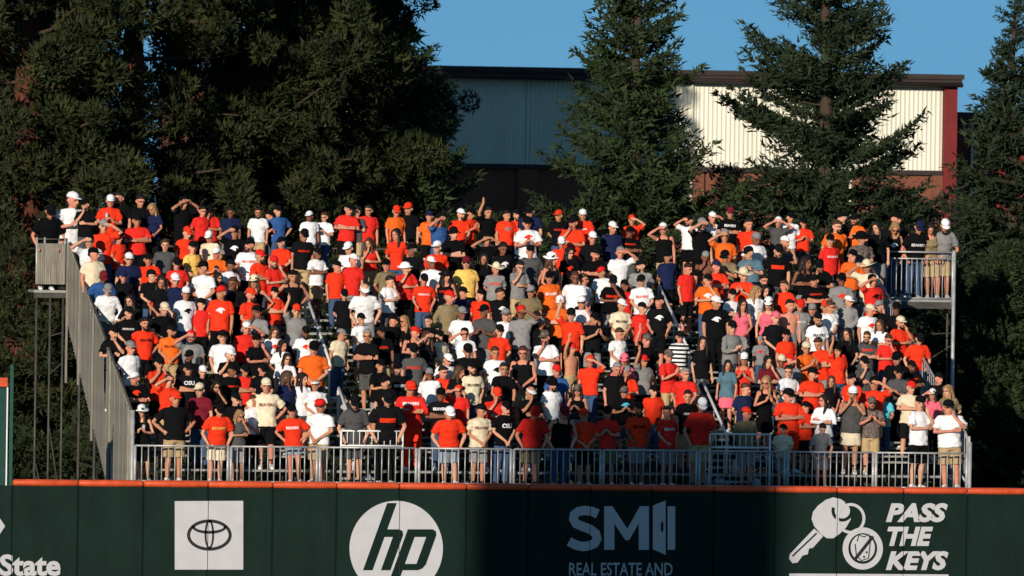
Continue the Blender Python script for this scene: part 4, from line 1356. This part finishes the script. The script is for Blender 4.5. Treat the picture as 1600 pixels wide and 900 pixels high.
def crown_obj(name, Vs, m, parent):
    V = np.concatenate(Vs); F_ = np.arange(len(V)).reshape(-1, 3); return mesh_obj(name, arr_mesh(name, V, F_), m, parent)
fir_cache = {}
def fir(key, x, y, h, rb, label, m=FIRG, zlow=1.0, expo=.85, gap=.36, nb=7, yaw=0, irr=.25, bark=BARKG, cat='fir tree', grp='conifers behind the bleachers', sc=1.0, group=True):
    e = empty('fir_tree', (x, y, 0), yaw); tag(e, label, 'fir tree', grp); e.scale = (sc, sc, sc)
    if key in fir_cache:
        for me, mm in fir_cache[key]: 
            o = mesh_obj(me.name.split('.')[0], me, None, e)
            if 'limbs' in me.name: o['kind'] = 'stuff'
        return e
    Vs = []; limbs = MB(); z_ = zlow; k = 0
    while z_ < h - .2:
        t = z_ / h; R0 = rb * (1 - t) ** expo; 
        for q in range(nb if R0 > .5 else 4):
            L = max(.25, R0 * rs.uniform(1 - irr, 1 + irr * .7)); a = rs.uniform(0, 6.283)
            keyL = min(FB, key=lambda v: abs(v - L)); pitch = .05 + .45 * t + rs.normal(0, .10)
            Vs.append(place(FB[keyL][rs.randint(3)], a, pitch, (math.cos(a) * .05, math.sin(a) * .05, z_ + rs.uniform(-.15, .15)), L / keyL))
            if q % 2 == 0: limbs.tube([(0, 0, z_), (math.cos(a) * L * .75, math.sin(a) * L * .75, z_ + math.sin(pitch) * L * .75 - .02 * L)], [.035 * (1 - t) + .012, .006], 4, caps=False)
        for q in range(3):
            a = rs.uniform(0, 6.283); Vs.append(place(FB[1.0][rs.randint(3)], a, .3, (0, 0, z_ + rs.uniform(0, gap)), .5 + .5 * (1 - t)))
        z_ += gap * (.55 + .45 * (1 - t)); k += 1
    c = crown_obj('crown', Vs, m, e)
    pts = [(0, 0, 0)] + [(rs.normal(0, .03), rs.normal(0, .03), h * q / 8) for q in range(1, 9)]
    tm = MB(); tm.tube(pts, [.24 * (1 - q / 8.4) * (h / 14) + .02 for q in range(9)], 9); tr = tm.build('trunk', bark, e, True)
    lm = limbs.build('limbs', bark, e, True); lm['kind'] = 'stuff'
    fir_cache[key] = [(c.data, m), (tr.data, bark), (lm.data, bark)]
    return e

# rounded, rope-like foliage clumps of the big cedars / redwoods at the left
def clump(r, n):
    """tuft of up-curving sprays filling a lobed ball"""
    d = rs.normal(size=(n, 3)); d /= np.linalg.norm(d, axis=1, keepdims=True)
    rad = r * rs.uniform(.55, 1.0, n) ** .5 * (1 + .22 * np.sin(d[:, 0] * 5 + d[:, 2] * 4))
    P = d * rad[:, None] * np.array([1, 1, .85])
    D = d * .8 + np.array([0, 0, .55]) + rs.normal(0, .45, (n, 3))
    return tri_leaves(P, D, rs.uniform(.12, .24, n), rs.uniform(.045, .085, n))
CL = [clump(.55, 480) for _ in range(4)] + [clump(.38, 260) for _ in range(3)]
ced_cache = {}
def cedar(key, x, y, h, rb, label, seed, zlow=2.0, nl=95, yaw=0, expo=.55, lean=0, name='cedar_tree', trunk_r=.5, sc=1, dens=1.0):
    e = empty(name, (x, y, 0), yaw); tag(e, label, 'tree', 'tall red-barked evergreens at left'); e.scale = (sc, sc, sc)
    if key in ced_cache:
        for me in ced_cache[key]:
            o = mesh_obj(me.name.split('.')[0], me, None, e)
            if 'limbs' in me.name: o['kind'] = 'stuff'
        return e
    g_ = np.random.RandomState(seed); Vs = []; limbs = MB()
    for k in range(nl):
        t = (k + .5) / nl; z_ = zlow + (h - zlow) * t; Rm = rb * (1 - (z_ / h) ** 2.2) ** expo * g_.uniform(.55, 1.08)
        a = k * 2.4 + g_.uniform(-.4, .4); c, s = math.cos(a), math.sin(a)
        rise = g_.uniform(-.18, .25) * Rm
        mid = (c * Rm * .5, s * Rm * .5, z_ - .08 * Rm + rise * .3); tip = (c * Rm, s * Rm, z_ + rise)
        limbs.tube([(0, 0, z_ - .2), mid, tip], [.10 * (1 - t * .6), .055, .02], 5, caps=False)
        m_ = max(2, int(Rm * 2.3 * dens))
        for q in range(m_):
            u = 1 - (q / m_) * .62; sp = .55 * (1.1 - u * .4)
            p = np.array([c * Rm * u, s * Rm * u, z_ + rise * u]) + g_.normal(0, 1, 3) * np.array([sp, sp, .42])
            Vs.append(place(CL[g_.randint(7)], g_.uniform(0, 6.28), g_.normal(0, .2), p, g_.uniform(.75, 1.25)))
    c = crown_obj('crown', Vs, SEQG, e)
    pts = [(g_.normal(0, .06), g_.normal(0, .06), h * .97 * q / 9) for q in range(10)]
    tr = MB().tube(pts, [trunk_r * (1 - q / 9.6) + .03 for q in range(10)], 14).build('trunk', BARKR, e, True)
    lm = limbs.build('limbs', BARKG, e, True); lm['kind'] = 'stuff'; ced_cache[key] = [c.data, tr.data, lm.data]
    return e
def tx(px_, Y): return at(px_, 400, Y).x
# left mass
cedar('a', tx(40, 30), 30, 21, 3.4, 'red-barked tall evergreen at the far left edge with bare trunk showing', 1, dens=.74, trunk_r=.62)
cedar('b', tx(205, 34), 34, 24, 3.7, 'tall dark evergreen behind the top left landing, sky showing through it', 2, dens=.80)
cedar('c', tx(395, 38), 38, 25, 3.6, 'tall dark evergreen behind the left block with a dark open middle', 3, dens=.82)
cedar('d', tx(472, 42), 41, 25, 3.55, 'tall olive-green evergreen whose straight right edge meets the sky', 4, dens=1.0, expo=.35)
cedar('b', tx(520, 49), 49, 24, 3.7, 'shaded evergreen standing farther back behind the left trees', 5, yaw=2.2, sc=.9)
cedar('a', tx(-10, 48), 48, 21, 3.4, 'shaded evergreen farthest back at left', 6, yaw=1.1, sc=1.1)
# firs in the middle and right
fir('A', tx(612, 43), 43, 14.2, 4.6, 'broad fir reaching past the big left trees toward the grey wall', zlow=2.0, expo=.62, gap=.40, nb=7)
fir('B', tx(990, 20), 20, 17.2, 4.8, 'tall pointed fir standing before the middle of the gym wall', zlow=3.2, gap=.44, nb=6, expo=1.0, irr=.42)
fir('C', tx(1285, 22), 22, 19.4, 4.8, 'open airy fir with ragged branches before the sunlit cream wall', m=FIRG2, zlow=2.6, irr=.5, gap=.50, nb=6, expo=.92)
fir('D', tx(1580, 24), 24, 14.8, 4.2, 'dark fir at the right edge with its tip below the frame top', m=FIRG2, zlow=2.0, gap=.44, nb=6, irr=.4, expo=1.0)
fir('D', tx(1140, 30), 30, 14.8, 5.4, 'lower fir crown between the two tall firs behind the top row', yaw=1, sc=.70)
fir('A', tx(845, 27), 27, 14.2, 4.6, 'lower fir crown at left of the tall pointed fir', yaw=3, sc=.62)
fir('D', tx(1485, 18), 18, 14.8, 5.4, 'bushy fir just right of the top right platform', yaw=2, sc=.64)
fir('A', tx(1400, 28), 28, 14.2, 4.6, 'low fir behind the top right platform', yaw=2.5, sc=.69)
fir('D', tx(1250, 34), 34, 14.8, 5.4, 'low shaded fir beneath the cream wall', yaw=.4, sc=.68)
fir('A', tx(1570, 17), 17, 14.2, 4.6, 'young fir filling the right edge below the dark fir', yaw=1.4, sc=.60)
fir('A', tx(715, 33), 33, 14.2, 4.6, 'short fir tucked beneath the broad left fir', yaw=.9, sc=.62)
# shrubs and hedge below, behind and beside the bleachers
def hedge(name, x0, x1, y0, y1, z0, z1, n, label):
    P = np.c_[rs.uniform(x0, x1, n), rs.uniform(y0, y1, n), z0 + (z1 - z0) * rs.uniform(0, 1, n) ** .8]
    P[:, 2] *= (1 + .12 * np.sin(P[:, 0] * 1.7) + .08 * np.sin(P[:, 0] * 4.1))
    V = tri_leaves(P, rs.normal(0, 1, (n, 3)) + np.array([0, 0, .4]), rs.uniform(.10, .22, n), rs.uniform(.06, .12, n))
    o = crown_obj(name, [V], SHRUB, None); tag(o, label, 'hedge', kind='stuff')
hedge('undergrowth', tx(-150, 20), tx(360, 20), 14, 22, 0, 3.6, 36000, 'dim undergrowth below the left trees beside the scaffold')
hedge('shrubbery', tx(1330, 20), tx(1800, 20), 15, 21, 0, 2.6, 30000, 'dark shrubbery at right of the bleachers')
# fence of dark boards deep under the trees
bf = MB().box((-40, 0, 0), (40, .12, 3.6)).build('boundary_fence', mat('dark_stained_boards', (.03, .022, .018), .9, var=.4, nscale=3)); bf.location = (0, 52, 0)
tag(bf, 'long dark board fence behind all the trees', 'fence')

# ------------------------------------------------------------------ bags and bundles left on the steps and the front deck
BAGB = mat('pale_blue_plastic_bag', (.22, .33, .42), .35, var=.3, nscale=9, bump=.4, spec=.6); BAGW = mat('pale_canvas', (.5, .48, .42), .8, var=.3, nscale=9, bump=.3); BAGK = mat('dark_nylon', (.02, .022, .03), .6, var=.3, nscale=9, bump=.3)
def bag(x, y, z, w_, h_, m, label, seed, strap=False):
    g_ = random.Random(seed); mb = MB()
    mb.rings([(0, w_ * .40, w_ * .26), (h_ * .15, w_ * .5, w_ * .34), (h_ * .55, w_ * .46, w_ * .30, .01, 0), (h_ * .85, w_ * .30, w_ * .2), (h_, w_ * .12, w_ * .08)], 16)
    me = mb.mesh('bag', True)
    bm = bmesh.new(); bm.from_mesh(me); bmesh.ops.subdivide_edges(bm, edges=bm.edges[:], cuts=1, use_grid_fill=True)
    for v in bm.verts: v.co += v.normal * noise.noise(v.co * 16 + Vector((seed, 0, 0))) * .035
    bm.to_mesh(me); bm.free(); me.polygons.foreach_set('use_smooth', np.ones(len(me.polygons), bool))
    e = empty('bag', (x, y, z), g_.uniform(-1, 1)); tag(e, label, 'bag', 'bags left on the steps and deck'); mesh_obj('sack', me, m, e)
    MB().tube([(-w_ * .2, 0, h_ * .8), (-w_ * .12, 0, h_ * 1.15), (w_ * .12, 0, h_ * 1.15), (w_ * .2, 0, h_ * .8)], .010, 6).build('strap', m, e, True)
for k, (px_, w_, h_, lab) in enumerate(((1102, .42, .26, 'pale blue plastic sack on the deck behind the khaki shorts fan'), (1124, .36, .20, 'smaller pale blue plastic sack beside the larger blue sack'), (1182, .34, .20, 'pale blue bag on the deck right of the short right rail'), (575, .26, .22, 'pale blue bag on the deck under the short left rail'))):
    bag(at(px_, 740, .75).x, .8, FZ + .002, w_, h_, BAGB, lab, k)
for k, (ac, r, dx, m, lab) in enumerate(((A1, 2, -.25, BAGK, 'dark backpack low in the left aisle'), (A1, 4, -.3, BAGK, 'dark bag on the fifth step of the left aisle'), (A1, 5, .25, BAGW, 'pale canvas bag halfway up the left aisle'), (A1, 9, .2, BAGW, 'pale canvas bag high in the left aisle'),
        (A2, 1, .3, BAGW, 'pale canvas bag at the bottom of the right aisle'), (A2, 3, -.2, BAGW, 'pale canvas bag low in the right aisle'), (A2, 6, .25, BAGK, 'dark bag halfway up the right aisle'), (A2, 8, -.25, BAGW, 'pale canvas bag high in the right aisle'))):
    bag(ac + dx, row_y(r) + .05, row_z(r) + .001, .40, .34, m, lab, 20 + k)
